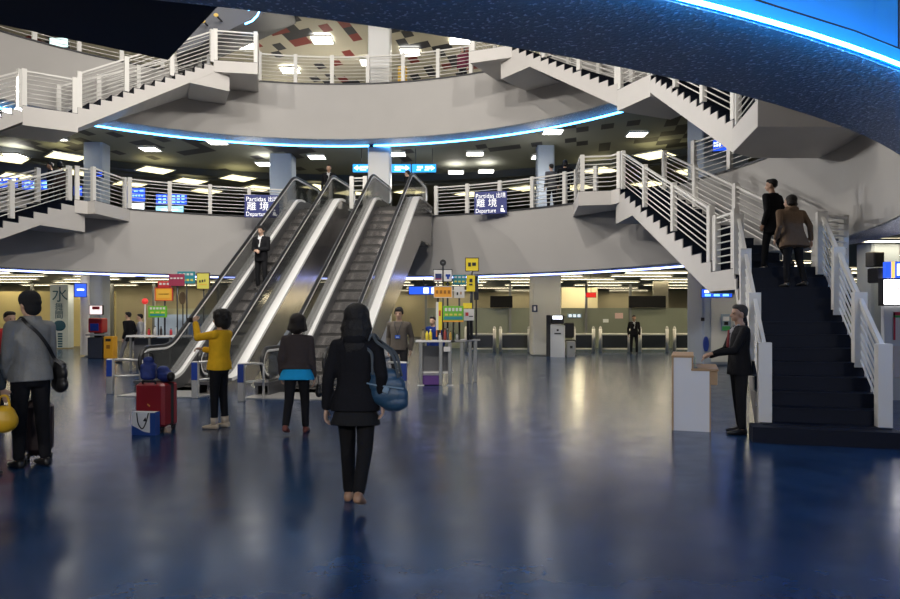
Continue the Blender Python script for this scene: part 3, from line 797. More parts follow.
    if layer:
        z0, z1, mm, nm, fl = layer
        Lm = MB(); sect(Lm, [(z0, -.004, (.094 + fl) * W, .070 + fl), ((z0 + z1) / 2, -.004, (.092 + fl * .6) * W, .068 + fl * .6), (z1, -.003, .088 * W, .064)], T, H, infl=.011)
        solid(nm, Lm, mm, t, detail)
    if shirt:                                          # shirt front showing in the opening of a jacket
        Sm = MB(); q = [(-.030, .812), (.030, .812), (.022, .74), (.010, .66), (-.010, .66), (-.022, .74)]
        vs = []
        for x, z in q:
            y = .052 if z > .8 else (.069 if z > .7 else .069)
            vs.append((x, y, z))
        dd = .018
        Sm.add([T @ V((x * H, y * H + .016, z * H)) for x, y, z in vs] + [T @ V((x * H, y * H - dd, z * H)) for x, y, z in vs], [(0, 1, 2, 3, 4, 5), (11, 10, 9, 8, 7, 6)] + [(i, (i + 1) % 6, (i + 1) % 6 + 6, i + 6) for i in range(6)])
        for s in (-1, 1): cap(Sm, T @ V((s * .012 * H, .045 * H, .818 * H)), T @ V((s * .036 * H, .015 * H, .842 * H)), .011 * H, .013 * H, 8)
        solid('shirt', Sm, shirt, t, .007, 2)
        if tie:
            Tm = MB(); cap(Tm, T @ V((0, .072 * H + .018, .80 * H)), T @ V((0, .078 * H + .014, .68 * H)), .008 * H, .012 * H, 8); obj('tie', Tm, tie, t, smooth=True)
    # shoes
    sm = shoe or mat('black_leather', (.012, .011, .011), .35)
    for hp, kp, an, pit in legp:
        F_ = MB(); k = H / 1.7; q = Matrix.Rotation(pit, 3, 'X')
        base = an + V((0, 0, -.045 * H))
        if pit: base = an + q @ V((0, 0, -.045 * H))
        rings = []
        for y, w, h0, h1 in ((-.068, .020, .012, .05), (-.055, .034, 0, .078), (-.02, .037, 0, .092), (.03, .038, 0, .080), (.09, .046, 0, .055), (.15, .043, .002, .046), (.185, .028, .006, .036), (.197, .012, .012, .026)):
            ring = []
            for j in range(12):
                th = 2 * PI * j / 12; ring.append(base + q @ V((w * k * math.cos(th), y * k, ((h0 + h1) / 2 + (h1 - h0) / 2 * max(-1, min(1, math.sin(th) * 1.25))) * k)))
            rings.append(ring)
        F_.loft(rings)
        so = obj('shoe', F_, sm, t, smooth=True)
        if boots: obj('boot_shaft', MB().tube([an - V((0, 0, .01)), an + (kp - an).normalized() * .085], [.052 * k, .055 * k], 12), sm, so, smooth=True)
    # hair
    A = MB(); hc0 = hc; HB = H; hc = lambda x, y, z: TH @ V((x * hv * HB, ((y + .008) * hv - .008) * HB, (.945 + (z - .945) * hv) * HB)); H = H * hv
    if hat:
        A.ball(hc(0, .0, .960), V((.050, .060, .050)) * H, hr); A.ball(hc(0, -.006, .945), V((.050, .060, .034)) * H, hr); A.ball(hc(0, -.026, .915), V((.042, .036, .040)) * H, hr)
        solid('knitted_cap', A, hat, t, .009)
    else:
        A.ball(hc(0, -.008, .961), V((.0495, .0555, .0485)) * H, hr, 18, 12)
        A.ball(hc(0, -.025, .938), V((.0415, .0365, .036)) * H, hr)
        if hair in ('bob', 'curly', 'long'):
            A.ball(hc(0, -.010, .955), V((.056, .063, .056)) * H, hr)
            for s in (-1, 1): A.ball(hc(s * .040, -.008, .925), V((.016, .032, .048)) * H, hr)
            A.ball(hc(0, -.034, .915), V((.050, .034, .052)) * H, hr)
        if hair == 'curly':
            rnd = random.Random(3)
            for _ in range(26):
                th, ph = rnd.uniform(0, 2 * PI), rnd.uniform(-.3, 1.3)
                x, y, z = math.cos(th) * math.cos(ph), math.sin(th) * math.cos(ph), math.sin(ph)
                if y > .5 and z < .5: continue
                A.ball(hc(x * .052, -.01 + y * .058, .947 + z * .052), .014 * H, None, 8, 6)
        if hair == 'long':
            A.ball(hc(0, -.040, .865), V((.054, .030, .068)) * H, hr)
            for s in (-1, 1): A.ball(hc(s * .043, -.018, .880), V((.018, .030, .062)) * H, hr)
            A.ball(hc(0, -.046, .832), V((.048, .024, .040)) * H, hr)
        if hair in ('long', 'bob'):                    # loose locks round the back and the sides
            rnd = random.Random(11); z1 = .806 if hair == 'long' else .878
            for k in range(15):
                th = PI * (1.0 + k / 14) + rnd.uniform(-.06, .06); x, y = math.cos(th), math.sin(th); zz = z1 + rnd.uniform(-.014, .014) + .02 * abs(x)
                cap(A, hc(x * .043, -.006 + y * .044, .945), hc(x * .054 + rnd.uniform(-.004, .004), -.012 + y * .052, .90), .013 * H, .012 * H, 7)
                cap(A, hc(x * .054, -.012 + y * .052, .90), hc(x * .050 + rnd.uniform(-.006, .006), -.018 + y * .046, zz), .012 * H, .006 * H, 7)
        if hair == 'full':
            A.ball(hc(0, -.004, .966), V((.053, .060, .050)) * H, hr); A.ball(hc(0, .032, .977), V((.043, .032, .026)) * H, hr)
            for s in (-1, 1): A.ball(hc(s * .042, .004, .950), V((.014, .030, .032)) * H, hr)
            for k in range(5): cap(A, hc(-.03 + .015 * k, .046, .985), hc(-.034 + .017 * k, .055, .960 + .004 * (k % 2)), .012 * H, .008 * H, 7)
        if hair == 'short':
            A.ball(hc(0, .026, .983), V((.041, .033, .024)) * H, hr)
        solid('hair', A, hair_m, t, .009, 2)
    H = HB; hc = lambda x, y, z: TH @ V((x * HB, y * HB, z * HB))
    if abs(rz) > 60:                                   # the face can be seen: eyes
        for s in (-1, 1): obj('eye', MB().ball(hc(s * .0185, .0525, .931), V((.0075, .004, .005)) * H, hr, 8, 6), eye_mat, t, smooth=True)
    t['_arm'] = 0; del t['_arm']
    return t, T, arm, legp
def wpt(t, p): return world_of(t) @ p
blk = cloth('black_cloth', (.007, .007, .009)); suit = cloth('black_suit', (.006, .006, .008), .7)
dark_tr = cloth('black_trousers', (.012, .012, .014))
def px_floor(px, Y, z=0.0): return V(((px - XC) / F * Y, Y, z))
# woman in the middle of the hall
wc = person('woman in black jacket and leggings walking towards the escalators with a blue shoulder bag', px_floor(356, 5.95), -4, 1.68, 4, ((12, 6), (-8, 34)), ((-.150, -.01, .49), (.142, -.04, .52)),
       top=blk, hem=.475, flare=.022, bottom=cloth('black_leggings', (.009, .009, .010)), layer=(.405, .50, cloth('black_tunic', (.012, .012, .013)), 'tunic', .026), shoe=mat('tan_shoe', (.30, .17, .10), .5), hair='long', detail=.009, hood=True, head=(0, 2), ab=.2, hv=1.22, sw=.101)
wg = person('woman in grey-brown cardigan over a turquoise shirt walking to the escalators', px_floor(297, 9.55), 2, 1.60, 5, ((-10, 26), (12, 8)), ((-.135, .03, .49), (.140, .02, .48)), wide=1.14, sw=.092,
       top=cloth('grey_brown_cardigan', (.050, .040, .040)), hem=.545, flare=.02, layer=(.455, .57, cloth('turquoise_shirt', (.015, .33, .68)), 'shirt_tail', .035), shoe=mat('red_brown_shoe', (.16, .04, .03), .5), hair='bob', hair_m=hair_dark, detail=.01, head=(0, 6), ab=1.5, hv=1.3)
wy = person('woman in yellow jacket and cream boots raising a camera', px_floor(219, 10.0), 78, 1.66, -3, ((3, 3), (-2, 3)), ((-.03, .205, .90), (.02, .16, .67)), poles=((-.35, .1, -1), (.6, -.4, -1)),
       top=cloth('yellow_jacket', (.78, .44, .02)), hem=.50, flare=.012, wide=1.08, shoe=mat('cream_boot', (.55, .45, .33), .6), boots=True, hair='curly', detail=.01, sk=skin, curl=40, ab=0, hv=1.28)
ml = person('man in grey jacket and black knitted cap with a black shoulder bag', px_floor(30.5, 7.45), 56, 1.84, 2, ((3, 4), (-4, 4)), ((-.115, .09, .50), (.115, .06, .49)), wide=1.0, sw=.105,
       top=cloth('grey_jacket', (.27, .27, .26)), hem=.49, flare=.015, hv=1.12, hat=mat('black_knit', (.008, .008, .009), .9, bump=.4, bscale=200), detail=.01, collar=True, head=(10, 0), ab=1)
me_ = person('person in dark slate jacket at the frame edge carrying a yellow bag', px_floor(-24, 6.9), -70, 1.72, 3, ((2, 4), (-2, 4)), ((-.14, .10, .49), (.15, .03, .49)),
       top=cloth('slate_jacket', (.045, .055, .062)), hem=.46, flare=.02, detail=.014)
person('person in a red top standing behind the grey-jacketed man', px_floor(9, 11.2), -120, 1.66, 2, top=cloth('red_top', (.42, .03, .035)), hair='short', hair_m=hair_dark, detail=.014)
person('man in black jacket and grey trousers striding past the red machine', px_floor(129, 23.8), 75, 1.76, 3, ((20, 6), (-16, 24)), top=blk, bottom=cloth('grey_trousers', (.16, .16, .17)), detail=.016, hem=.44)
person('person in pale grey jacket half hidden behind the striding man in black', px_floor(141, 24.6), 100, 1.66, 3, top=cloth('pale_grey_jacket', (.33, .33, .33)), bottom=cloth('grey_trousers', (.16, .16, .17)), detail=.018)
my = person('young man in grey-brown sweater with a blue badge on a lanyard', px_floor(399, 14.6), 172, 1.76, 0, ((1, 2), (-1, 2)), ((-.135, -.03, .50), (.135, -.03, .50)),
       top=cloth('taupe_sweater', (.115, .098, .082)), hem=.50, top_name='sweater', bottom=cloth('charcoal_trousers', (.025, .024, .026)), detail=.011, sk=skin, hair='full')
md = person('man in black suit standing behind the small white desk', px_floor(739, 9.55), 88, 1.74, 0, ((2, 3), (-3, 3)), ((-.07, .215, .625), (.07, .20, .60)), poles=((-.4, -1, -.6), (.4, -1, -.6)),
       top=suit, hem=.455, flare=.01, shirt=mat('grey_shirt', (.30, .30, .32), .7), tie=mat('maroon_tie', (.20, .015, .02), .5), hair='short', hair_m=mat('greying_hair', (.030, .026, .024), .6, bump=.5, bscale=120), detail=.009, sk=skin_tan, curl=18, head=(0, -4))
ms = person('man in long black coat on the stair landing ahead of the woman in brown', px_floor(773, 12.75, MIDZ + .014), 28, 1.66, 3, ((10, 6), (-10, 20)), top=blk, hem=.40, flare=.015, hair='short', detail=.012, sk=skin_tan, head=(25, 0))
rr = MIDZ / 13
wb = person('woman in brown padded coat climbing the front stair', V((5.60, 11.42, rr * 11 + .026)), 12, 1.51, 9, ((4, 5), (-3, 14)), ((-.17, .06, .52), (.18, -.05, .50)), wide=1.3, top=cloth('brown_padded_coat', (.15, .10, .066)), hem=.42, flare=.03, hair='bob', hair_m=hair_dark, detail=.011, hood=True, head=(28, 0))
# man on the escalator
kstep = 7
def on_step(org, d, y): 
    z = min(max(math.floor((y - .1) / .40 + 1e-6) * .40 + .1, 0) * math.tan(ESC_A), Z1); p = org + d * y; return V((p.x, p.y, z))
yst = 8 * .40 + .1 + .2
pe = on_step(orgA, dA, yst)
mm_ = person('man in black suit and white shirt riding the escalator with clasped hands', pe + V((-.20, .08, .0)), 168, 1.75, -1, ((2, 3), (-2, 3)), ((-.015, .12, .615), (.015, .125, .60)), poles=((-.8, -.6, -.6), (.8, -.6, -.6)),
       top=suit, hem=.44, shirt=mat('white_shirt', (.72, .72, .72), .7), detail=.011, hair='full', sk=skin, curl=45, head=(-8, 0))
# first gallery
person('man in black jacket at the head of the escalator with the suited rider', px_floor(329, 24.75, Z1 + .03), 178, 1.70, 2, ((10, 4), (-8, 12)), top=blk, shirt=mat('pale_shirt', (.45, .45, .47), .7), detail=.013, sk=skin_tan)
person('person in black bending at the top of the empty escalator', px_floor(411, 25.1, Z1 + .03), 60, 1.62, 16, ((4, 4), (-4, 8)), top=blk, detail=.015)
person('person with grey top at the gallery railing, beside a companion in black', px_floor(551.5, 24.3, Z1 + .01), 20, 1.66, 2, top=cloth('grey_top', (.10, .10, .11)), hair='short', detail=.014)
person('person in black leaning at the gallery railing next to the one in grey', px_floor(565, 23.9, Z1 + .01), -12, 1.70, 3, top=blk, hair='bob', detail=.014)
person('bare-headed man behind the gallery railing at the head of the far stair', px_floor(51, 24.1, Z1 + .01), 120, 1.66, 2, top=blk, sk=skin_tan, detail=.016)
person('dark-haired person just right of the bare-headed man on the gallery', px_floor(60, 23.8, Z1 + .01), 60, 1.62, 2, top=cloth('dark_brown_jacket', (.05, .03, .025)), hair='bob', detail=.016)
person('person in a plum jacket behind the second gallery railing', px_floor(463, 26.4, Z2 + .01), 150, 1.60, 4, top=cloth('plum_jacket', (.16, .03, .06)), hair='bob', detail=.018)
# ground floor, far
person('man in black suit standing alone at the steel barrier', px_floor(634, 29.4), 170, 1.62, 0, top=suit, shirt=mat('pale_shirt', (.45, .45, .47), .7), detail=.014, sk=skin_tan)
person('person in blue jacket bending behind the stall with yellow signs', px_floor(436, 18.4), 150, 1.60, 18, top=cloth('blue_jacket', (.015, .035, .19)), detail=.015)
person('dark-haired person behind the stall with the orange sign', px_floor(189, 23.6), -30, 1.62, 3, top=blk, detail=.016)
person('person in dark blue behind the raised camera', px_floor(200, 24.4), 20, 1.55, 6, top=cloth('navy_jacket', (.02, .03, .07)), detail=.016)
# ------------------------------------------------------------------ what they carry
leather_blue = mat('blue_bag_leather', (.018, .055, .105), .42, bump=.25, bscale=25, vary=.25, vscale=9)
leather_black = mat('black_bag_leather', (.012, .012, .013), .42, bump=.2, bscale=30)
def pouch(name, mb_pts, m, parent, vox=.010):
    mb = MB()
    for c, r in mb_pts: mb.ball(c, r)
    return solid(name, mb, m, parent, vox, 4)
def strap(name, pts, w, h, m, parent):
    # smooth the polyline
    P = [V(p) for p in pts]; out = []
    for i in range(len(P) - 1):
        p0, p1, p2, p3 = P[max(i - 1, 0)], P[i], P[i + 1], P[min(i + 2, len(P) - 1)]
        for k in range(6):
            u = k / 6; out.append(.5 * ((2 * p1) + (p2 - p0) * u + (2 * p0 - 5 * p1 + 4 * p2 - p3) * u * u + (3 * p1 - p0 - 3 * p2 + p3) * u ** 3))
    out.append(P[-1]); return obj(name, MB().ribbon(out, w, h, V((.3, 1, .1))), m, parent, smooth=False)
# blue shoulder bag
b0 = wpt(wc[0], V((.275, -.06, .94)))
t = thing('shoulder_bag', 'large blue shoulder bag hanging at the walking woman\'s right side', 'bag', b0, math.radians(-12))
pouch('bag_body', [((-.02, 0, .17), V((.13, .07, .06))), ((.0, 0, .08), V((.165, .085, .11))), ((.02, 0, .0), V((.17, .09, .11))), ((.06, 0, -.06), V((.13, .085, .08)))], leather_blue, t)
sh = world_of(t).inverted() @ wpt(wc[0], V((.165, -.005, 1.445)))
for dy in (-.055, .055):
    strap('strap', [(.115, dy * .8, .15), (.06, dy, .34), sh + V((.03, dy * .9, -.06)), sh + V((-.02, dy * .25, .0)), sh + V((-.06, dy, -.10)), (-.115, dy, .34), (-.11, dy * .8, .17)], .022, .012, mat('grey_blue_strap', (.06, .075, .09), .5), t)
strap('seam', [(-.155, -.065, .10), (-.05, -.092, .085), (.06, -.095, .075), (.165, -.07, .06)], .012, .006, mat('pale_blue_trim', (.16, .24, .32), .5), t)
obj('charm', MB().cbox((.02, -.096, .05), (.05, .012, .05), .005, Matrix.Rotation(.4, 3, 'Y')), mat('pale_blue_trim', (.16, .24, .32), .5), t)
# black handbag of the woman in the cardigan
t = thing('handbag', 'small black handbag at the turquoise-shirted woman\'s right hand', 'bag', wpt(wg[0], V((.30, -.02, .50))), .2)
pouch('bag_body', [((0, 0, .06), V((.05, .10, .07))), ((0, 0, .13), V((.04, .085, .06)))], leather_black, t)
strap('handle', [(0, -.06, .16), (-.01, -.045, .27), (-.01, .045, .27), (0, .06, .16)], .012, .012, leather_black, t)
# black shoulder bag of the man at the left
t = thing('messenger_bag', 'black bag slung across the grey jacket of the man in the knitted cap', 'bag', wpt(ml[0], V((.275, -.06, .86))), math.radians(52))
pouch('bag_body', [((0, 0, .0), V((.065, .16, .10))), ((0, 0, .12), V((.06, .15, .10))), ((0, .0, .20), V((.05, .12, .06)))], leather_black, t)
q = world_of(t).inverted()
strap('strap', [(-.02, -.10, .22)] + [q @ wpt(ml[0], V(p)) for p in ((.19, -.11, 1.15), (.10, -.16, 1.28), (.0, -.16, 1.42), (-.09, -.12, 1.52), (-.10, -.02, 1.575), (-.10, .07, 1.50), (-.02, .155, 1.36), (.12, .15, 1.20), (.20, .09, 1.12))] + [(-.02, .10, .22)], .035, .012, leather_black, t)
# yellow bag at the frame edge
t = thing('carrier_bag', 'rounded yellow bag hanging from a hand at the frame edge', 'bag', at(4, 421, 6.95), .3)
pouch('bag_body', [((0, 0, 0), V((.13, .10, .12))), ((.0, 0, .05), V((.11, .085, .11)))], mat('yellow_vinyl', (.62, .36, .015), .4), t)
strap('handle', [(-.05, 0, .13), (-.03, 0, .24), (.03, 0, .24), (.05, 0, .13)], .02, .008, mat('yellow_vinyl', (.62, .36, .015), .4), t)
# compact camera held up by the woman in yellow
wyh = wyhand = wpt(wy[0], wy[2][0][2] + V((0.02, .09, .04)))
t = thing('camera', 'small dark camera held up in front of the yellow-jacketed woman\'s face', 'camera', wyh, math.radians(62))
obj('camera_body', MB().cbox((0, 0, 0), (.11, .03, .07), .008), black, t)
obj('lens', MB().lathe([(.0, -.0), (.025, 0), (.025, .035), (.0, .035)], (0, 0, 0)), dark_metal, t).rotation_euler = (-PI / 2, 0, 0)
# badge and lanyard of the young man
t = thing('lanyard_badge', 'blue badge on a dark lanyard against the grey-brown sweater', 'badge', wpt(my[0], V((0, .145, 1.17))), math.radians(172))
obj('badge_card', MB().cbox((0, .0, 0), (.105, .008, .07), .004), mat('badge_blue', (.02, .10, .50), .4), t)
obj('badge_print', MB().cbox((0, .005, -.006), (.06, .004, .012), .001), mat('badge_white', (.6, .7, .8), .4), t)
strap('lanyard', [(0, 0, .035), (.035, -.01, .14), (.065, -.025, .245), (.075, -.075, .31)], .012, .004, mat('lanyard_cord', (.02, .022, .03), .6), t)
strap('lanyard', [(0, 0, .035), (-.035, -.01, .14), (-.065, -.025, .245), (-.075, -.075, .31)], .012, .004, mat('lanyard_cord', (.02, .022, .03), .6), t)
# ------------------------------------------------------------------ luggage
red_shell = mat('red_suitcase_shell', (.30, .012, .022), .42, bump=.08, bscale=60)
sc0 = px_floor(153.5, 9.75)
t = thing('suitcase', 'upright red suitcase with blue bags piled on it', 'suitcase', sc0, math.radians(-14))
obj('shell', MB().cbox((0, 0, .37), (.46, .20, .60), .035), red_shell, t)
obj('gusset', MB().cbox((0, .125, .37), (.45, .06, .59), .02), mat('black_gusset', (.015, .012, .013), .6), t)
obj('rear_shell', MB().cbox((0, .19, .37), (.46, .08, .60), .03), red_shell, t)
h = obj('handle', MB().tube([(-.10, -.09, .665), (-.10, -.10, .70), (.10, -.10, .70), (.10, -.09, .665)], .016, 8), black, t, smooth=True)
obj('emblem', MB().cbox((.0, -.103, .37), (.05, .006, .02), .002, Matrix.Rotation(.6, 3, 'Y')), mat('orange_tag', (.8, .35, .08), .5), t)
for x in (-.18, .18):
    for y in (-.06, .19):
        obj('wheel', MB().tube([(x - .015, y, .035), (x + .015, y, .035)], .034, 12), black, t, smooth=True)
        obj('wheel_housing', MB().cbox((x, y, .06), (.05, .06, .03), .006), black, t)
blue_bag = mat('blue_check_bag', (.018, .040, .21), .6, bump=.3, bscale=18, vary=.5, vscale=16)
t = thing('travel_bag', 'tall dark blue bag standing on the red suitcase', 'bag', sc0 + V((-.11, .10, .672)), .1)
mb = MB(); mb.cbox((0, 0, .15), (.20, .17, .26), .04); mb.ball((0, 0, .31), (.08, .07, .05)); solid('bag_body', mb, blue_bag, t, .011, 4)
strap('handle', [(-.07, -.02, .31), (-.05, -.02, .40), (.05, -.02, .40), (.07, -.02, .31)], .02, .012, leather_black, t)
t = thing('travel_bag', 'slumped blue bag beside the tall blue bag on the red suitcase', 'bag', sc0 + V((.13, .10, .672)), -.2)
mb = MB(); mb.cbox((0, 0, .085), (.24, .17, .16), .05); mb.ball((-.04, 0, .16), (.09, .08, .07)); solid('bag_body', mb, blue_bag, t, .011, 4)
obj('side_pocket', MB().ball((.10, -.03, .08), (.05, .07, .07)), leather_black, t, smooth=True)
t = thing('shopping_bag', 'white and blue paper shopping bag leaning on the red suitcase', 'bag', px_floor(145.5, 9.45), math.radians(-8))
vs = lambda w, d, z: [V((-w, -d, z)), V((w, -d, z)), V((w, d, z)), V((-w, d, z))]
obj('paper_body', MB().loft([vs(.16, .05, .0), vs(.165, .055, .15), vs(.17, .045, .31)]), mat('white_paper', (.85, .85, .86), .5), t)
bl = mat('bag_blue_print', (.02, .07, .30), .5)
obj('blue_side', MB().bb((.168, -.058, .0), (.174, .058, .31)).bb((.10, -.060, .0), (.170, -.056, .30)), bl, t)
obj('blue_swirl', MB().prism([(-.16, .0), (.12, .0), (.12, .03), (.0, .05), (-.08, .09), (-.165, .13)], lambda u, v, d: V((u, d, v)), -.062, -.055), bl, t)
obj('printed_mark', MB().prism([(.0, .19), (.035, .24), (.05, .185)], lambda u, v, d: V((u, d, v)), -.062, -.057), mat('bag_black_print', (.02, .02, .03), .5), t)
strap('handle', [(-.09, -.062, .30), (-.06, -.075, .16), (0, -.078, .09), (.05, -.075, .17), (.08, -.062, .30)], .012, .008, black, t)
dk = mat('dark_maroon_suitcase', (.030, .014, .016), .45)
t = thing('suitcase', 'dark suitcase standing behind the legs of the man in the knitted cap', 'suitcase', px_floor(38, 7.75), math.radians(20))
obj('shell', MB().cbox((0, 0, .37), (.30, .26, .62), .08), dk, t)
obj('handle', MB().tube([(-.06, 0, .68), (-.06, 0, .72), (.06, 0, .72), (.06, 0, .68)], .014, 8), black, t, smooth=True)
for x in (-.11, .11): obj('wheel', MB().tube([(x - .015, .08, .035), (x + .015, .08, .035)], .034, 12), black, t, smooth=True); obj('wheel', MB().tube([(x - .015, -.08, .035), (x + .015, -.08, .035)], .034, 12), black, t, smooth=True)
# luggage trolley pushed by the striding man
t = thing('luggage_trolley', 'luggage trolley with a red bag beyond the escalator foot', 'trolley', px_floor(152, 24.2), .3)
obj('frame', MB().tube([(-.35, 0, .12), (.35, 0, .12)], .02).tube([(-.35, -.22, .12), (-.35, -.22, 1.0), (-.35, .22, 1.0), (-.35, .22, .12)], .018).tube([(-.35, .22, .12), (.35, .22, .12), (.35, -.22, .12), (-.35, -.22, .12)], .018), steel, t, smooth=True)
for x in (-.28, .28): 
    for y in (-.18, .18): obj('wheel', MB().tube([(x, y - .015, .06), (x, y + .015, .06)], .06, 12), black, t, smooth=True)
t = thing('holdall', 'red holdall lying on the luggage trolley', 'bag', px_floor(152, 24.2, .14), .3)
obj('bag_body', MB().cbox((0, 0, .17), (.56, .34, .34), .10), mat('red_vinyl', (.45, .03, .03), .5), t)
obj('handle', MB().tube([(-.12, -.1, .33), (-.1, -.1, .42), (.1, -.1, .42), (.12, -.1, .33)], .015, 6), black, t)

# ------------------------------------------------------------------ desk
wl = mat('white_laminate', (.80, .80, .82), .4); wood = mat('beech_edging', (.46, .29, .15), .5, vary=.15, vscale=20)
t = thing('reception_desk', 'small white reception desk with beech edges in front of the man in black suit', 'desk', px_floor(694, 10.05), math.radians(-19))
for y, nm in ((-.36, 'side_panel'), (.66, 'side_panel')):
    prof = [(-.27, .0), (.20, .0), (.20, .84), (-.03, .84), (-.03, 1.02), (-.27, 1.02)]
    s = obj(nm, MB().prism(prof, lambda u, v, d: V((u, d, v)), y, y + .03), wl, t)
    e = MB(); e.bb((-.295, y - .004, 0), (-.27, y + .034, 1.02)); e.bb((.20, y - .004, 0), (.218, y + .034, .84)); e.bb((-.032, y - .004, .84), (-.012, y + .034, 1.02)); obj('edging', e, wood, s)
obj('front_panel', MB().bb((-.292, -.33, .0), (-.25, .66, 1.02)), wl, t)
obj('upper_shelf', MB().cbox((-.155, .165, 1.035), (.30, 1.09, .03), .006), wood, t)
obj('work_top', MB().cbox((.14, .165, .855), (.36, 1.09, .03), .006), wood, t)
obj('drawer_box', MB().cbox((.26, .165, .74), (.09, .98, .19), .006), wood, t)
t2 = thing('leaflet_holder', 'small rack of green leaflets standing on the desk\'s lower top', 'rack', world_of(t) @ V((.015, -.22, .871)), math.radians(-19))
obj('holder', MB().bb((-.015, -.09, 0), (.03, .09, .015)).bb((-.02, -.09, 0), (-.012, .09, .17)), mat('grey_plastic', (.25, .26, .28), .4), t2)
for k, c in enumerate(((.12, .40, .15), (.55, .55, .50))): obj('leaflet', MB().bb((-.006 + k * .012, -.08 + .0, .018), (.0 + k * .012, .08, .15 - k * .04)), mat('leaflet_%d' % k, c, .5), t2)

# ------------------------------------------------------------------ steel barriers at the foot of the escalators
post_blue = mat('blue_post_panel', (.012, .045, .28), .35)
def barrier(label, px, Y, rz=0.0, L=.30, back=.42):
    t = thing('trolley_barrier', label, 'barrier', px_floor(px, Y), rz, 'steel barriers at the escalator feet')
    p = obj('post', MB().cbox((0, 0, .36), (.12, .12, .72), .01), steel, t)
    obj('blue_panel', MB().cbox((0, -.062, .53), (.115, .012, .34), .004), post_blue, p)
    obj('hoop', MB().tube([(L, back, 0), (L, back, .62), (L - .03, back, .68), (L * .5, back * .5, .70), (.07, .03, .70)], .024, 8), steel, t, smooth=True)
    obj('lower_rail', MB().tube([(L, back, .36), (.06, .03, .36)], .02, 8), steel, t, smooth=True)
barrier('steel barrier with blue post at the outer foot of the escalator behind the red suitcase', 110.5, 14.4, L=.50, back=.25)
barrier('steel barrier with blue post beside the woman in yellow', 195.5, 13.6)
barrier('steel barrier with blue post between the woman in yellow and the cardigan woman', 241.5, 13.1)
barrier('steel barrier with blue post beyond the walking woman\'s bag', 404, 13.4, L=-.3)

# ------------------------------------------------------------------ boards, signs, screens
ink = mat('dark_print', (.02, .02, .02), .5); white_print = mat('white_print', (.85, .85, .85), .5)
def board(name, label, cat, x0, y0, x1, y1, Y, m, frame=None, marks=(), pole=None, th=.04, group=None, rz=0.0, ledge=None):
    c = at((x0 + x1) / 2, (y0 + y1) / 2, Y); w = (x1 - x0) / F * Y; h = (y1 - y0) / F * Y
    t = thing(name, label, cat, c, rz, group)
    obj('panel', MB().cbox((0, 0, 0), (w, th, h), .004), m, t)
    if frame:
        f = MB(); b = min(w, h) * .06
        for cc, s in (((0, 0, h / 2), (w + b, th * 1.3, b)), ((0, 0, -h / 2), (w + b, th * 1.3, b)), ((w / 2, 0, 0), (b, th * 1.3, h)), ((-w / 2, 0, 0), (b, th * 1.3, h))): f.box(cc, s)
        obj('frame', f, frame, t)
    for u0, v0, u1, v1, mm in marks:                 # printed bars, as fractions of the board
        obj('print', MB().box((((u0 + u1) / 2 - .5) * w, -th / 2 - .004, (.5 - (v0 + v1) / 2) * h), ((u1 - u0) * w, .006, (v1 - v0) * h)), mm, t)
    if pole is not None:
        dx, zb = pole
        obj('pole', MB().tube([(dx, th / 2 + .022, h / 2 * .9), (dx, th / 2 + .022, zb - c.z)], .02, 8), dark_metal, t, smooth=True)
    return t, w, h
def row(u0, u1, v0, v1, n, m, gap=.35):
    d = (u1 - u0) / n; return [(u0 + i * d + d * gap / 2, v0, u0 + (i + 1) * d - d * gap / 2, v1, m) for i in range(n)]
navy = mat('departure_blue', (.016, .025, .16), .4, emit=(.02, .04, .25), es=.2)
def departure(label, x0, y0, x1, y1, Y, rz):
    t, w, h = board('departure_sign', label, 'sign', x0, y0, x1, y1, Y, navy, rz=rz)
    for s, x, z, sz in (('Partidas', -.46, .30, .28), ('出境', .17, .30, .25), ('離 境', -.44, -.03, .42), ('Departure', -.46, -.36, .27)):
        text(s, sz * h, t, (x * w, -.026, z * h), mat('lit_white_print', (.9, .9, .9), .5, emit=(1, 1, 1), es=.7), align='LEFT', width={'Partidas': .56 * w, '出境': .28 * w, '離 境': .62 * w, 'Departure': .62 * w}[s])
    for o in ([(-.012, .05), (.012, .05)],): pass
    fig = MB(); fig.ball((.36 * w, -.028, -.18 * h), (.035, .006, .035), None, 10, 6); fig.box((.36 * w, -.028, -.34 * h), (.10, .008, .12)); fig.box((.42 * w, -.028, -.40 * h), (.05, .008, .05))
    obj('traveller_symbol', fig, MATS['lit_white_print'], t)
a_ = ang(262); p_ = at(262, 206, 24.9)
departure('blue departure sign on the gallery railing behind the suited man\'s escalator', 245, 195, 279, 217.5, 24.75, math.radians(6))
departure('blue departure sign on the gallery railing near the couple', 474, 191.5, 507, 214, 24.1, math.radians(-14))
cy = glow('cyan_light_box', (.03, .36, .95), 1.6, (.02, .2, .5)); wg_ = glow('white_sign_glow', (.8, .95, 1.0), 2.2)
def arrow_sign(label, x0, x1, Y, left, right, n):
    t, w, h = board('direction_sign', label, 'sign', x0, 164.5, x1, 172, Y, cy, th=.12)
    def arr(s, x): obj('arrow', MB().prism([(s * .16, 0), (0, .11), (0, .04), (-s * .14, .04), (-s * .14, -.04), (0, -.04), (0, -.11)], lambda u, v, d: V((x + u, d, v)), -.070, -.062), wg_, t)
    if left: arr(-1, -w / 2 + .2)
    if right: arr(1, w / 2 - .2)
    for k in range(n):
        u = (-.5 + (k + 1.0) / (n + 1)) * w
        obj('lettering', MB().box((u, -.066, .03), (w / (n + 1) * .7, .008, .09)).box((u - .05, -.066, -.08), (w / (n + 1) * .55, .008, .04)), wg_, t)
    for x in (-w * .35, w * .35): obj('hanger', MB().tube([(x, 0, .15), (x, 0, Z2C + .40 - at(0, 168, Y).z)], .015, 6), dark_metal, t)
arrow_sign('cyan hanging direction sign passing behind the white column', 353, 410.5, 29.0, True, True, 4)
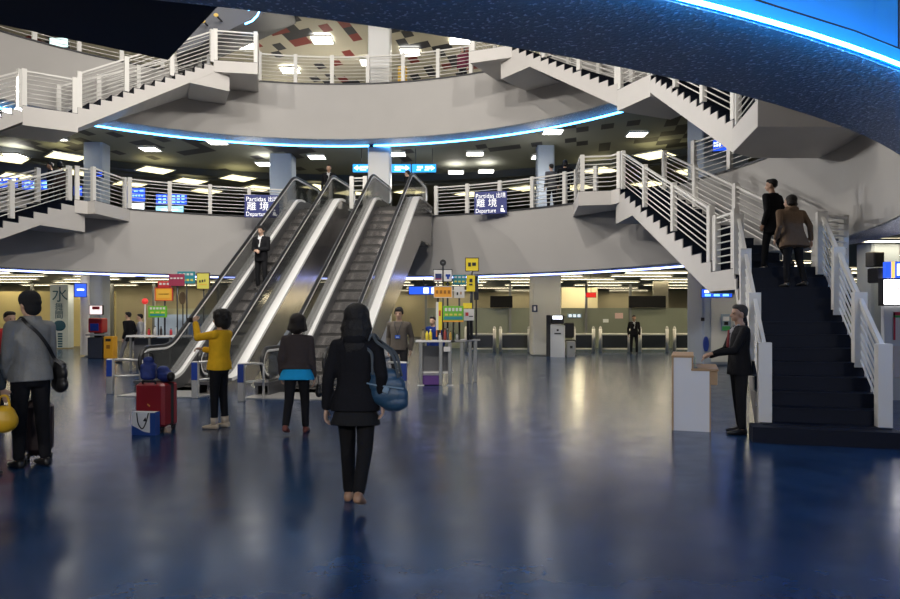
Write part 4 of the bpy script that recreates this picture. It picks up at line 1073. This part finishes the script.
arrow_sign('short cyan hanging direction sign with an arrow, next to the longer one', 412, 436, 29.0, False, True, 2)
# blue screens
scr_blue = glow('blue_screen', (.02, .09, .75), 1.5, (.01, .02, .1)); scr_cyan = glow('cyan_screen', (.25, .75, 1.0), 1.6); scr_white = glow('white_screen', (.85, .95, 1.0), 2.0)
def screen(label, x0, y0, x1, y1, Y, m, marks=(), rz=0.0, mount=None, name='display_screen'):
    t, w, h = board(name, label, 'screen', x0, y0, x1, y1, Y, m, frame=black, marks=marks, th=.08, rz=rz)
    if mount: obj('mount', MB().tube([(0, .05, 0), (0, .05, mount - t.location.z)], .03, 8), dark_metal, t)
    return t
R_ = lambda n, v0, v1, m, u0=.06, u1=.94: row(u0, u1, v0, v1, n, m)
screen('blue flight board left of its twin behind the gallery railing', 126.5, 188, 146, 202, 33, scr_blue, R_(3, .15, .28, scr_cyan) + R_(4, .5, .6, scr_cyan, .3, .9))
screen('bright white counter screen below the shorter blue flight board', 126.5, 203, 145, 212.5, 32.6, scr_white)
screen('blue flight board with rows of pale print behind the gallery railing', 156, 194, 187.5, 205, 33, scr_blue, R_(6, .15, .26, scr_cyan) + R_(6, .42, .52, scr_cyan) + R_(6, .7, .8, scr_cyan))
screen('bright cyan counter screen below the longer blue flight board', 156, 206, 184, 214, 32.6, scr_cyan, R_(1, .4, .6, scr_white))
screen('blue screen at the frame edge behind the far stair railing', -6, 177, 19, 188, 33, scr_blue, R_(3, .2, .35, scr_white) + R_(2, .6, .8, scr_cyan))
screen('blue screen with cyan streaks behind the far stair railing', 22, 180, 51, 190, 33, scr_blue, R_(3, .2, .4, scr_cyan) + R_(4, .6, .8, scr_cyan))
screen('small blue screen just left of the gallery column with a blue emblem', 74, 186, 83, 196, 31.5, scr_blue, R_(2, .2, .4, scr_cyan))
screen('blue screen hung over the gallery beside the stair to the upper floor', 713, 139, 729, 151.5, 18.9, scr_blue, R_(3, .25, .6, scr_white, .05, .5), rz=-.35, mount=Z2C)
screen('blue and white flight screen hanging by the column with posters', 702, 289, 731, 297.5, 20.6, scr_blue, R_(4, .15, .45, scr_white) + R_(3, .6, .85, scr_cyan), rz=-.2, mount=Z1C + .5)
screen('small blue tilted screen on the white pole', 75, 283.5, 86, 297, 27.2, scr_blue, R_(1, .4, .52, scr_white), rz=.5)
screen('red and white screen on top of the red machine', 90, 305.5, 103, 314.5, 26.6, glow('pink_screen', (.95, .75, .72), 1.3), R_(1, .1, .45, mat('red_print', (.6, .03, .03), .5)))
screen('blue hanging sign with white squares behind the yellow-signed stall', 409, 286.5, 438, 294.5, 28.2, scr_blue, R_(2, .15, .85, scr_white, .45, 1.0), name='hanging_sign', mount=Z1C + .5)
t, w, h = board('led_sign', 'small glowing red sign hanging over the glazed hall', 'sign', 586, 292.5, 596, 297.5, 32.5, glow('red_led', (.9, .02, .015), .9, (.05, .004, .004)), frame=black)
obj('hanger', MB().tube([(0, 0, h / 2), (0, 0, Z1C + .5 - t.location.z)], .015, 6), dark_metal, t)
screen('teal screen above the second gallery railing at the dark overhang', 50, 38, 69, 48, 24.6, glow('teal_screen', (.45, .85, .85), 1.2), R_(2, .3, .6, scr_white))
# posters and fittings on the column by the desk
def flat(name, label, cat, x0, y0, x1, y1, Y, m, marks=()): return board(name, label, cat, x0, y0, x1, y1, Y, m, marks=marks, th=.02)
flat('notice_board', 'off-white wall panel on the pale blue column behind the desk man', 'panel', 711, 286, 741, 362, 22.62, mat('off_white_panel', (.62, .62, .58), .5))
flat('poster', 'small green and blue poster on the off-white panel by the desk man\'s head', 'poster', 721, 314, 731, 331, 22.58, mat('poster_blue_grey', (.30, .40, .50), .5), [(.1, .72, .9, .97, mat('poster_green', (.05, .35, .10), .5)), (.2, .15, .8, .4, white_print), (.3, .45, .7, .65, ink)])
t = thing('round_emblem', 'oval blue emblem on the pale blue column above the desk', 'emblem', at(706, 344, 22.6)); obj('disc', MB().ball((0, 0, 0), (.10, .012, .26)), mat('emblem_blue', (.02, .05, .30), .4), t, smooth=True)
flat('wall_box', 'small black box on the pale blue column behind the desk', 'box', 701, 317.5, 704.5, 321, 22.6, black)
flat('wall_notice', 'dark blue square notice on the column beside the white kiosk', 'notice', 532, 305, 537.5, 312, 28.1, mat('notice_blue', (.02, .035, .09), .4), [(.3, .2, .7, .8, white_print)])
flat('wall_notice', 'dark blue square emblem on the gallery column near the bare-headed man', 'notice', 95, 170, 104, 178.5, 27.95, mat('notice_blue', (.02, .035, .09), .4), [(.2, .25, .8, .4, scr_blue), (.2, .6, .8, .75, scr_blue)])
flat('camera_box', 'small dark box high on the white column', 'box', 370, 139, 373.5, 147, 26.75, dark_metal)
# banner with the water character
t, w, h = board('banner', 'tall pale banner with a big character beyond the man in the knitted cap', 'banner', 53, 285, 71, 347.5, 34.0, mat('banner_white', (.50, .56, .60), .5), th=.5)
teal = mat('banner_teal', (.015, .08, .14), .5)
text('水', .80, t, (.04, -.262, 1.0), teal)
text('舞', .42, t, (.0, -.262, .42), teal); text('間', .42, t, (.0, -.262, .05), teal)
obj('emblem', MB().ball((0.02, -.25, -.45), (.30, .02, .26)), teal, t, smooth=True)
for k in range(6): obj('print', MB().box((.05, -.256, -.85 - k * .12), (.22, .012, .08)), teal, t)
for k in range(5): obj('print', MB().box((-.28, -.256, -.75 - k * .16), (.06, .012, .10)), teal, t)
# red machine, orange bin, white kiosk
t = thing('vending_machine', 'red and dark blue machine in front of the far pale blue column', 'machine', px_floor(98, 26.4))
obj('cabinet', MB().cbox((0, 0, .40), (.55, .5, .80), .02), mat('dark_machine', (.03, .035, .05), .4), t)
obj('red_head', MB().cbox((0, 0, 1.25), (.52, .45, .55), .03), mat('red_machine', (.42, .02, .025), .4), t)
obj('blue_window', MB().cbox((-.02, -.235, 1.18), (.32, .03, .28), .01), mat('machine_blue', (.02, .05, .30), .3), t)
obj('tray', MB().cbox((0, -.10, .90), (.58, .55, .06), .01), mat('grey_plastic', (.25, .26, .28), .4), t)
obj('neck', MB().cbox((0, .1, .95), (.3, .2, .3), .01), black, t)
t = thing('litter_bin', 'orange yellow bin beside the red machine', 'bin', px_floor(110.5, 26.3))
obj('bin_body', MB().cbox((0, 0, .42), (.36, .36, .84), .02), mat('orange_yellow_paint', (.72, .36, .02), .45), t)
obj('slot', MB().cbox((0, -.18, .70), (.2, .02, .10), .004), black, t); obj('print', MB().cbox((0, -.182, .45), (.14, .01, .14), .003), mat('brown_print', (.3, .12, .01), .5), t)
t = thing('ticket_kiosk', 'white ticket kiosk with black head and sides by the pale blue column', 'kiosk', px_floor(556.5, 27.4), math.radians(-12))
obj('body', MB().prism([(-.02, 0), (.52, 0), (.52, 1.22), (.36, 1.27), (-.02, 1.27)], lambda u, v, d: V((u - .2, d, v)), -.24, .24), mat('kiosk_white', (.60, .62, .62), .4), t)
obj('black_side', MB().cbox((-.30, 0, .82), (.16, .5, 1.64), .02), black, t)
obj('screen_head', MB().cbox((.04, -.0, 1.47), (.50, .44, .36), .03), black, t)
obj('screen', MB().cbox((.05, -.225, 1.54), (.38, .02, .14), .005), glow('kiosk_screen', (.9, .95, 1), 1.8), t)
obj('print', MB().cbox((.06, -.246, .92), (.26, .012, .05), .003).cbox((.06, -.246, 1.05), (.08, .012, .08), .003), ink, t)
t = thing('office_chair', 'black high-backed chair behind the white kiosk', 'chair', px_floor(569, 28.4))
obj('backrest', MB().cbox((0, 0, 1.02), (.42, .10, .62), .09), black, t); obj('seat', MB().cbox((0, -.2, .60), (.46, .46, .10), .04), black, t); obj('pedestal', MB().tube([(0, -.2, .06), (0, -.2, .56)], .035), steel, t); obj('base', MB().cbox((0, -.2, .03), (.5, .5, .06), .02), black, t)
t = thing('steel_cabinet', 'low grey cabinet standing right of the white kiosk', 'cabinet', px_floor(570.5, 27.2))
obj('body', MB().cbox((0, 0, .31), (.30, .35, .62), .01), mat('grey_cabinet', (.28, .29, .29), .5), t); obj('print', MB().cbox((0, -.178, .40), (.10, .01, .10), .003), ink, t)
# barriers of the glazed hall
rail_m = mat('satin_rail', (.85, .83, .76), .4)
def gate(label, x0, x1, Y=31.0):
    a, b = px_floor(x0, Y), px_floor(x1, Y); t = thing('steel_barrier', label, 'barrier', (a + b) / 2, 0, 'steel barriers before the glazed hall'); L = (b - a).length
    obj('top_rail', MB().tube([(-L / 2, 0, .80), (L / 2, 0, .80)], .045, 8), rail_m, t, smooth=True)
    obj('bottom_rail', MB().tube([(-L / 2, 0, .14), (L / 2, 0, .14)], .035, 8), rail_m, t, smooth=True)
    obj('dark_panel', MB().bb((-L / 2 + .05, -.01, .2), (L / 2 - .05, .01, .74)), mat('smoked_panel', (.03, .034, .042), .2), t)
    for x in (-L / 2, L / 2):
        p = obj('post', MB().tube([(x, 0, 0), (x, 0, 1.04)], .075, 12), steel, t, smooth=True); obj('post_cap', MB().ball((x, 0, 1.08), .06), steel, p, smooth=True)
for lb, x0, x1 in (('steel barrier nearest the yellow-signed stall, ending at the glass door', 466, 494.5), ('short steel barrier reaching the kiosk column', 500.5, 529), ('steel barrier beside the grey cabinet and kiosk', 574, 593.5), ('steel barrier left of the man in black standing alone', 600.5, 629), ('steel barrier right of the man in black standing alone', 640, 667), ('steel barrier nearest the pale blue column with posters', 674.5, 693)):
    gate(lb, x0, x1)
# right edge: light box, board, speakers
t, w, h = board('light_box', 'bright white light box at the right frame edge beyond the stair', 'sign', 881, 279, 912, 305, 13.2, glow('lit_white_poster', (1, .97, .96), 6), frame=black, marks=[(.45, .35, .95, .4, mat('pink_print', (.8, .3, .3), .5)), (.45, .55, .95, .6, mat('pink_print', (.8, .3, .3), .5))], th=.1)
t, w, h = board('shop_sign', 'blue and yellow lit sign showing a white R above the light box', 'sign', 884.5, 262, 916, 278, 13.1, scr_blue, th=.1)
text('R', .30, t, (-.02, -.056, -.01), glow('white_sign_glow', (.8, .95, 1.0), 2.2), bold=.008); obj('yellow_bar', MB().box((-.17, -.055, 0), (.06, .02, .30)), glow('yellow_glow', (1, .6, .05), 1.2), t)
struct('wall_poster_partition', MB().bb((8.25, 13.3, 0), (10.5, 13.4, 1.85)), mat('partition_white', (.52, .53, .55), .5))
flat('poster', 'green and red framed notice on the white partition at the right edge', 'poster', 893, 312, 925, 340, 13.27, mat('poster_pale', (.55, .5, .5), .5), [(.0, .0, 1, .12, mat('poster_red', (.45, .03, .06), .5)), (.0, .12, 1, .2, mat('poster_green', (.05, .35, .10), .5)), (.0, .0, .06, 1, mat('poster_red', (.45, .03, .06), .5))])
flat('poster', 'pale lower notice on the white partition at the right edge', 'poster', 893, 346, 925, 378, 13.27, mat('poster_pale', (.55, .5, .5), .5), [(.3, .2, .9, .26, mat('pink_print', (.8, .3, .3), .5)), (.3, .5, .9, .56, mat('pink_print', (.8, .3, .3), .5))])
for lb, x0, y0, x1, y1 in (('upper black loudspeaker on the blue column beyond the stair', 868.5, 252, 881, 267), ('lower black loudspeaker beside the bright light box', 872, 268, 882, 283)):
    c = at((x0 + x1) / 2, (y0 + y1) / 2, 17.9 if y0 < 260 else 13.6); k = c.y / F
    t = thing('loudspeaker', lb, 'loudspeaker', c, .2); obj('cabinet', MB().cbox((0, 0, 0), ((x1 - x0) * k, .3, (y1 - y0) * k), .02), black, t); obj('grille', MB().cbox((0, -.155, 0), ((x1 - x0) * k * .8, .02, (y1 - y0) * k * .85), .01), dark_metal, t)
# second gallery
t = thing('yellow_locker', 'yellow cabinet beside the white column on the second gallery', 'cabinet', px_floor(402.5, 26.6, Z2)); obj('body', MB().cbox((0, 0, .45), (.34, .3, .9), .02), mat('locker_yellow', (.75, .45, .02), .5), t); obj('label_plate', MB().cbox((0, -.155, .7), (.18, .01, .06), .003), ink, t)

for lb, x0, y0, x1, y1, m_, mk in (('small white light reflection painted as a board on the frosted glass left of the lone man in black', 603, 319, 608.5, 322.5, mat('glint_white', (.8, .82, .82), .5), []), ('row of pale blue light reflections painted on the frosted glass beside the kiosk cabinet', 567, 313.5, 582, 318, mat('frosted_blue_band', (.20, .27, .30), .4), R_(3, .2, .8, glow('pale_blue_glint', (.6, .8, 1.0), .9))), ('pinkish light reflection painted as a board on the frosted glass near the lone man in black', 615, 313, 623, 318.5, mat('glint_pink', (.62, .42, .40), .5), [])):
    flat('wall_notice', lb, 'notice', x0, y0, x1, y1, 34.97, m_, mk)  # small boards painted as light reflections in the frosted glass
# ------------------------------------------------------------------ promotion stalls
leg_steel = mat('dull_leg_steel', (.30, .30, .29), .35, metal=.7)
ylw = mat('sign_yellow', (.80, .62, .03), .45); org_ = mat('sign_orange', (.75, .33, .03), .45); grn = mat('sign_green', (.14, .42, .03), .45); tl = mat('sign_teal', (.02, .22, .27), .45)
whs = mat('sign_white', (.62, .60, .58), .45); mrn = mat('sign_maroon', (.28, .03, .07), .45); rd = mat('sign_red', (.50, .03, .03), .45); ylg = mat('sign_olive_yellow', (.60, .55, .10), .45); nvy = mat('sign_navy', (.02, .03, .12), .45)
TOP = 1.04
def S(label, x0, y0, x1, y1, Y, m, marks=(), frame=None, dx=0.0, zb=TOP, rz=0.0): return board('sign', label, 'sign', x0, y0, x1, y1, Y, m, frame=frame, marks=marks, pole=(dx, zb), rz=rz)
# right-hand stall
Y0 = 16.3
t = thing('promotion_counter', 'steel-legged counter with a white top under the yellow and green signs', 'counter', px_floor(437, Y0))
kx = Y0 / F
xa, xb = -21 * kx, 18 * kx
obj('counter_top', MB().bb((xa, -.25, TOP - .04), (xb, .20, TOP)).prism([(xb, -.25), (xb + .62, .75), (xb + .25, .95), (xb - .1, .2), (xb - .1, -.25)], lambda u, v, d: V((u, v, d)), TOP - .0405, TOP - .0005), mat('counter_white', (.66, .64, .62), .35), t)
for x, y in ((xa + .12, -.18), (xa + .58, -.18), (xb - .12, -.18), (xb + .16, .14), (xb + .36, .45), (xb + .50, .72), (xa + .12, .15)):
    obj('leg', MB().cbox((x, y, TOP / 2 - .02), (.085, .085, TOP - .04), .008), leg_steel, t)
obj('back_panel', MB().bb((xa + .1, .08, .30), (xb - .1, .10, .90)), mat('counter_panel', (.10, .10, .105), .4), t)
obj('shelf', MB().bb((xa + .1, -.2, .28), (xb - .05, .16, .31)), mat('counter_white', (.66, .64, .62), .35), t)
for x in (xa + .12, xb - .12): obj('foot_plate', MB().cbox((x, -.18, .008), (.16, .16, .016), .004), steel, t)
t = thing('storage_box', 'purple box under the counter of the yellow-signed stall', 'box', px_floor(432, Y0)); obj('carton', MB().cbox((0, -.02, .12), (.46, .3, .22), .01), mat('purple_carton', (.10, .035, .20), .5), t); obj('lid', MB().cbox((0, -.02, .245), (.48, .32, .03), .008), mat('lilac_lid', (.45, .42, .50), .5), t)
t = thing('notice_card', 'white card taped to the counter leg of the yellow-signed stall', 'card', px_floor(447, Y0 - .26)); t.location.z = .84; obj('card', MB().cbox((0, -.0, 0), (.15, .012, .11), .003), whs, t)
rb = random.Random(5)
cols = [(.75, .60, .05), (.75, .60, .05), (.25, .20, .10), (.55, .55, .52), (.30, .05, .04), (.10, .12, .14), (.50, .30, .06), (.06, .20, .10), (.60, .58, .55)]
for i, px in enumerate((427, 430.5, 423, 440, 445, 447.5, 450.5, 453.5, 457)):
    z = .16 + .12 * rb.random(); r = .028 + .01 * rb.random()
    t = thing('bottle', ['yellow bottle, left of a matching pair on the counter', 'yellow bottle, right of a matching pair on the counter', 'short brown bottle nearest the counter\'s end', 'pale grey bottle beside the yellow pair', 'dark red bottle in the middle of the counter', 'near black bottle behind the counter\'s middle leg', 'amber bottle near the counter\'s corner', 'dark green bottle at the counter\'s corner', 'white bottle at the turn of the counter'][i], 'bottle', px_floor(px, Y0 - .12 + .05 * (i % 3), TOP + .001), 0, 'bottles on the promotion counter')
    obj('body', MB().lathe([(0, 0), (r, 0), (r, z * .65), (r * .4, z * .8), (r * .4, z * .9), (0, z * .9)], n=12), mat('bottle_%d' % i, cols[i], .3), t, smooth=True); obj('cap', MB().lathe([(0, z * .9), (r * .5, z * .9), (r * .5, z), (0, z)], n=10), white_print if i % 2 else black, t)
S('yellow framed sign topmost on its pole over the stall', 465.5, 258, 478.5, 271, 16.75, ylw, [(.2, .35, .42, .65, ink), (.5, .35, .8, .6, ink)], frame=mat('sign_brown_frame', (.10, .07, .04), .5))
S('upright yellow sign with black marks below the framed yellow one', 466.5, 275.5, 475, 291.5, 16.5, ylw, [(.35, .2, .7, .42, ink), (.3, .52, .7, .62, ink)])
S('dark upright sign at the outer edge of the sign cluster', 474, 276, 478.5, 300, 16.95, mat('sign_dark', (.03, .03, .035), .5), [(.9, .05, 1, .3, scr_cyan)])
S('teal sign with pale lines between the white and yellow signs', 453, 275, 466, 284.5, 16.45, tl, R_(3, .15, .32, whs) + R_(3, .6, .78, ylg))
S('white framed sign with dark picture, left of two under the round black sign', 433.5, 269.5, 442.5, 281.5, 16.3, whs, [(.2, .35, .9, .75, nvy), (.2, .75, .9, .85, mrn)], frame=dark_metal)
S('white framed sign with a blue bird-like mark, right of two under the round black sign', 443.5, 269.5, 452, 281.5, 16.3, whs, [(.25, .4, .8, .6, post_blue), (.4, .6, .65, .8, post_blue)], frame=dark_metal)
t = thing('sign', 'round black sign on top of the stall\'s tallest pole', 'sign', at(443, 262.7, 16.42)); obj('disc', MB().tube([(0, -.02, 0), (0, .02, 0)], .075, 20), black, t); obj('mark', MB().box((0, -.024, 0), (.05, .006, .03)), mat('grey_mark', (.12, .12, .13), .5), t); obj('pole', MB().tube([(0, .0, -.06), (0, .0, TOP - t.location.z)], .018, 8), dark_metal, t)
S('orange sign with brown lettering under the two white framed signs', 434, 286.5, 452, 297.5, 16.2, org_, R_(4, .35, .65, mat('brown_print', (.3, .12, .01), .5)), frame=whs)
S('small yellow board peeping above the orange sign', 443, 282, 452, 286, 16.5, ylg, [(.3, .3, .8, .7, ink)])
S('white sign with dark figures beside the orange sign', 454, 286.5, 464.5, 298, 16.35, whs, [(.25, .5, .4, .75, ink), (.6, .45, .72, .7, mat('brown_print', (.3, .12, .01), .5))])
t, w, h = S('green sign with white and yellow lines over an orange band', 443, 306, 463.5, 322, 16.1, grn, R_(5, .12, .32, whs) + R_(4, .48, .60, ylg) + [(.05, .66, .95, .84, tl), (0, .9, 1, 1.0, org_)])
S('narrow yellow and white upright sign left of the green one', 436, 302, 442, 330, 16.25, ylw, [(.0, .0, .4, 1, whs), (.5, .3, .8, .5, rd)])
S('plain yellow sign above the white sign with a red mark', 463, 303, 472, 308.5, 16.3, ylw)
S('white sign with a dark red mark at the right of the green one', 463.8, 309, 474, 320.5, 16.25, whs, [(.15, .3, .45, .6, rd), (.5, .6, .9, .68, ink)])
S('leaning orange board behind the bottles', 436, 320, 441, 337, 16.55, mat('dull_orange', (.50, .16, .04), .5))
# left-hand stall
Y1 = 20.6
t = thing('promotion_counter', 'steel-framed counter under the orange and maroon signs behind the escalator', 'counter', px_floor(163, Y1))
obj('counter_top', MB().bb((-.95, -.3, TOP - .05), (1.0, .3, TOP)), mat('counter_white', (.66, .64, .62), .35), t)
for x in (-.85, -.3, .3, .9):
    for y in (-.22, .22): obj('leg', MB().cbox((x, y, TOP / 2 - .03), (.06, .06, TOP - .05), .006), leg_steel, t)
obj('back_panel', MB().bb((-.85, .0, .15), (.9, .02, .95)), mat('counter_panel', (.10, .10, .105), .4), t)
for i, px in enumerate((149, 155, 161, 171, 177)):
    z = .18 + .1 * rb.random(); t = thing('bottle', ['red bottle nearest the striding man on the far counter', 'white bottle second along the far counter', 'dark bottle in the middle of the far counter', 'red bottle under the orange sign\'s far end', 'white bottle nearest the escalator on the far counter'][i], 'bottle', px_floor(px, Y1 - .1, TOP + .001), 0, 'bottles on the far counter')
    c = ((.5, .03, .04), (.6, .6, .6), (.06, .05, .05), (.5, .03, .04), (.6, .6, .6))[i]
    obj('body', MB().lathe([(0, 0), (.04, 0), (.04, z * .65), (.018, z * .8), (.018, z * .9), (0, z * .9)], n=10), mat('far_bottle_%d' % i, c, .35), t, smooth=True); obj('cap', MB().lathe([(0, z * .9), (.02, z * .9), (.02, z), (0, z)], n=8), black, t)
S('olive yellow sign tallest over the far stall, next to the escalator handrail', 197, 273, 209.5, 289, 20.3, ylg, [(.2, .45, .32, .6, ink), (.4, .42, .52, .58, ink), (.6, .4, .7, .55, ink), (.2, .7, .8, .74, org_)], frame=mat('sign_brown_frame', (.10, .07, .04), .5), zb=0.0)
S('maroon sign with a pale band left of the teal sign', 169, 274, 184.5, 286, 20.35, mrn, R_(4, .3, .42, whs))
S('teal sign with pale lines partly behind the maroon sign', 177.5, 271.5, 195, 283.5, 21.05, tl, R_(4, .15, .32, whs) + R_(4, .62, .8, ylg), zb=0.0)
S('orange framed sign with yellow centre at the far stall', 155.5, 288, 172.5, 300.5, 20.3, org_, [(.12, .15, .88, .82, mat('sign_amber', (.75, .42, .05), .45)), (.2, .46, .8, .52, mat('brown_print', (.3, .12, .01), .5))], frame=rd)
S('red sign peeping above the orange framed one', 158, 281, 171, 287.5, 20.6, rd, R_(3, .3, .6, whs))
t, w, h = S('green sign with white lines over the far counter', 148.5, 306, 167, 317.5, 20.25, grn, R_(5, .12, .3, whs) + R_(3, .5, .62, ylg) + [(.1, .7, .9, .85, tl)])
t = thing('sign', 'brown oval sign on a thin pole under the maroon sign', 'sign', at(182.5, 298, 20.9)); obj('disc', MB().ball((0, 0, 0), (.105, .02, .20)), mat('oval_brown', (.13, .09, .05), .5), t, smooth=True); obj('pole', MB().tube([(0, .03, -.1), (0, .03, -t.location.z)], .018, 8), dark_metal, t)
t = thing('lantern', 'round red lantern on a white pole beside the far stall', 'lantern', at(145, 301.3, 22.5)); obj('globe', MB().ball((0, 0, 0), .10), glow('red_globe', (.9, .05, .04), .5, (.6, .03, .03)), t, smooth=True); obj('pole', MB().tube([(0, 0, -.09), (0, 0, -t.location.z)], .025, 8), white_metal, t)
t = thing('pop_up_board', 'pale blue display board behind the far counter', 'board', px_floor(186, 22.3)); obj('panel', MB().bb((-1.0, 0, 0), (1.1, .05, 1.65)), mat('display_board_blue', (.42, .50, .58), .5), t); obj('print', MB().bb((.1, -.012, .7), (.5, 0, 1.35)), mat('display_print', (.15, .25, .50), .5), t)
# ------------------------------------------------------------------ light
w = bpy.data.worlds.new('world'); SC.world = w; w.use_nodes = True
w.node_tree.nodes['Background'].inputs['Color'].default_value = (.5, .55, .65, 1); w.node_tree.nodes['Background'].inputs['Strength'].default_value = .05
def area(name, loc, target, size, power, col=(1, .95, .88)):
    l = bpy.data.lights.new(name, 'AREA'); l.energy = power; l.size = size; l.color = col; l.shape = 'DISK'
    o = bpy.data.objects.new(name, l); COL.objects.link(o); o.location = loc
    o.rotation_euler = (V(target) - V(loc)).to_track_quat('-Z', 'Y').to_euler(); return o
def spot(name, loc, target, power, ang_=70, col=(1, .95, .88), rad=.15, blend=.6):
    l = bpy.data.lights.new(name, 'SPOT'); l.energy = power; l.spot_size = math.radians(ang_); l.spot_blend = blend; l.color = col; l.shadow_soft_size = rad
    o = bpy.data.objects.new(name, l); COL.objects.link(o); o.location = loc
    o.rotation_euler = (V(target) - V(loc)).to_track_quat('-Z', 'Y').to_euler(); return o
# floodlights high round the well, with added fill spots for fascia and escalators
spot('gallery_fill_spot', pol(R - .3, math.radians(150), 8.0), (7.3, 14.5, 4.2), 4200, 50, (1, .97, .93), .15)  # this spot and the next are added to brighten the fascia by the stair
spot('gallery_fill_spot', pol(R - .3, math.radians(120), 8.0), (7.0, 11.5, 4.2), 2600, 50, (1, .97, .93), .15)
for i, (a, tgt, p) in enumerate(((-110, (-6, 25, 6), 3400), (-75, (0, 25, 6), 3400), (-140, (1, 24, 5), 2900), (-40, (-10, 23, 6), 2900), (180, (6, 18, 4), 2400), (0, (-13, 18, 6), 2400))):
    spot('well_floodlight', pol(R - .6, math.radians(a), 14.0), tgt, p, 80)
spot('escalator_fill_spot', pol(R - .6, math.radians(-80), 13.5), (-3.6, 19, 3), 3600, 34, (1, .97, .92), .2, .8)  # added spot that whitens the escalator decks
area('roof_lamp', (CX, CY, 17.2), (CX, CY, 0), 5, 700)
# added fill lights of each storey, beyond what the ceiling panels throw
SC.view_settings.view_transform = 'Standard'; SC.view_settings.look = 'None'; SC.view_settings.gamma = 1; SC.view_settings.use_curve_mapping = False
SC.view_settings.exposure = 0
SC.cycles.use_denoising = True
SC.cycles.max_bounces = 6; SC.cycles.diffuse_bounces = 3; SC.cycles.glossy_bounces = 3; SC.cycles.transparent_max_bounces = 12
SC.cycles.caustics_reflective = False; SC.cycles.caustics_refractive = False
SC.cycles.sample_clamp_indirect = 4
def point(name, loc, power, col=(1, .93, .8), rad=.3):
    l = bpy.data.lights.new(name, 'POINT'); l.energy = power; l.color = col; l.shadow_soft_size = rad
    o = bpy.data.objects.new(name, l); COL.objects.link(o); o.location = loc; return o
for x, y in ((-12, 28), (-5, 30), (3, 29), (9, 26), (-16, 22), (-8, 34), (2, 35), (12, 20)):
    point('gallery_fill_light', (x, y, 11.0), 100)  # added point lights without fixtures, lifting the cream ceiling
for x, y in ((-18, 34), (-11, 34), (3, 33), (10, 33), (17, 33), (-5, 34)):
    point('hall_fill_light', (x, y, 2.6), 12, (1, .86, .6))  # added fill for the back of the ground floor
for x, y in ((-6, 0), (-1.5, -2), (4.0, -1.5)):
    spot('near_hall_fill_spot', (x, y, 3.45), (x * .4, 12, .2), 700, 95, (1, .95, .88), .25, 1.0)  # added out of view to brighten the desk and nearest figures
for x, y in ((-8, 28.2), (-2, 29), (3.6, 27.5), (8.6, 23), (-13.5, 24.5)):
    point('gallery_fill_light', (x, y, 7.1), 55, (1, .95, .86))  # added points brightening the first gallery's columns
for x, y, p in ((5.2, 1.2, 55), (-5, .8, 45), (8.8, 8.2, 45), (0, -2, 45), (-9.5, 6, 40)):
    point('soffit_fill_light', (x, y, 2.35), p, (1, .96, .9), .12)  # added unseen points that light the near soffit from below
for x, y in ((-22, 40), (-14, 41), (2, 45), (10, 44), (17, 44), (6.6, 35.9)):
    point('hall_fill_light', (x, y, 2.5), 45, (1, .86, .55))  # more added fill, deeper in the ground floor hall
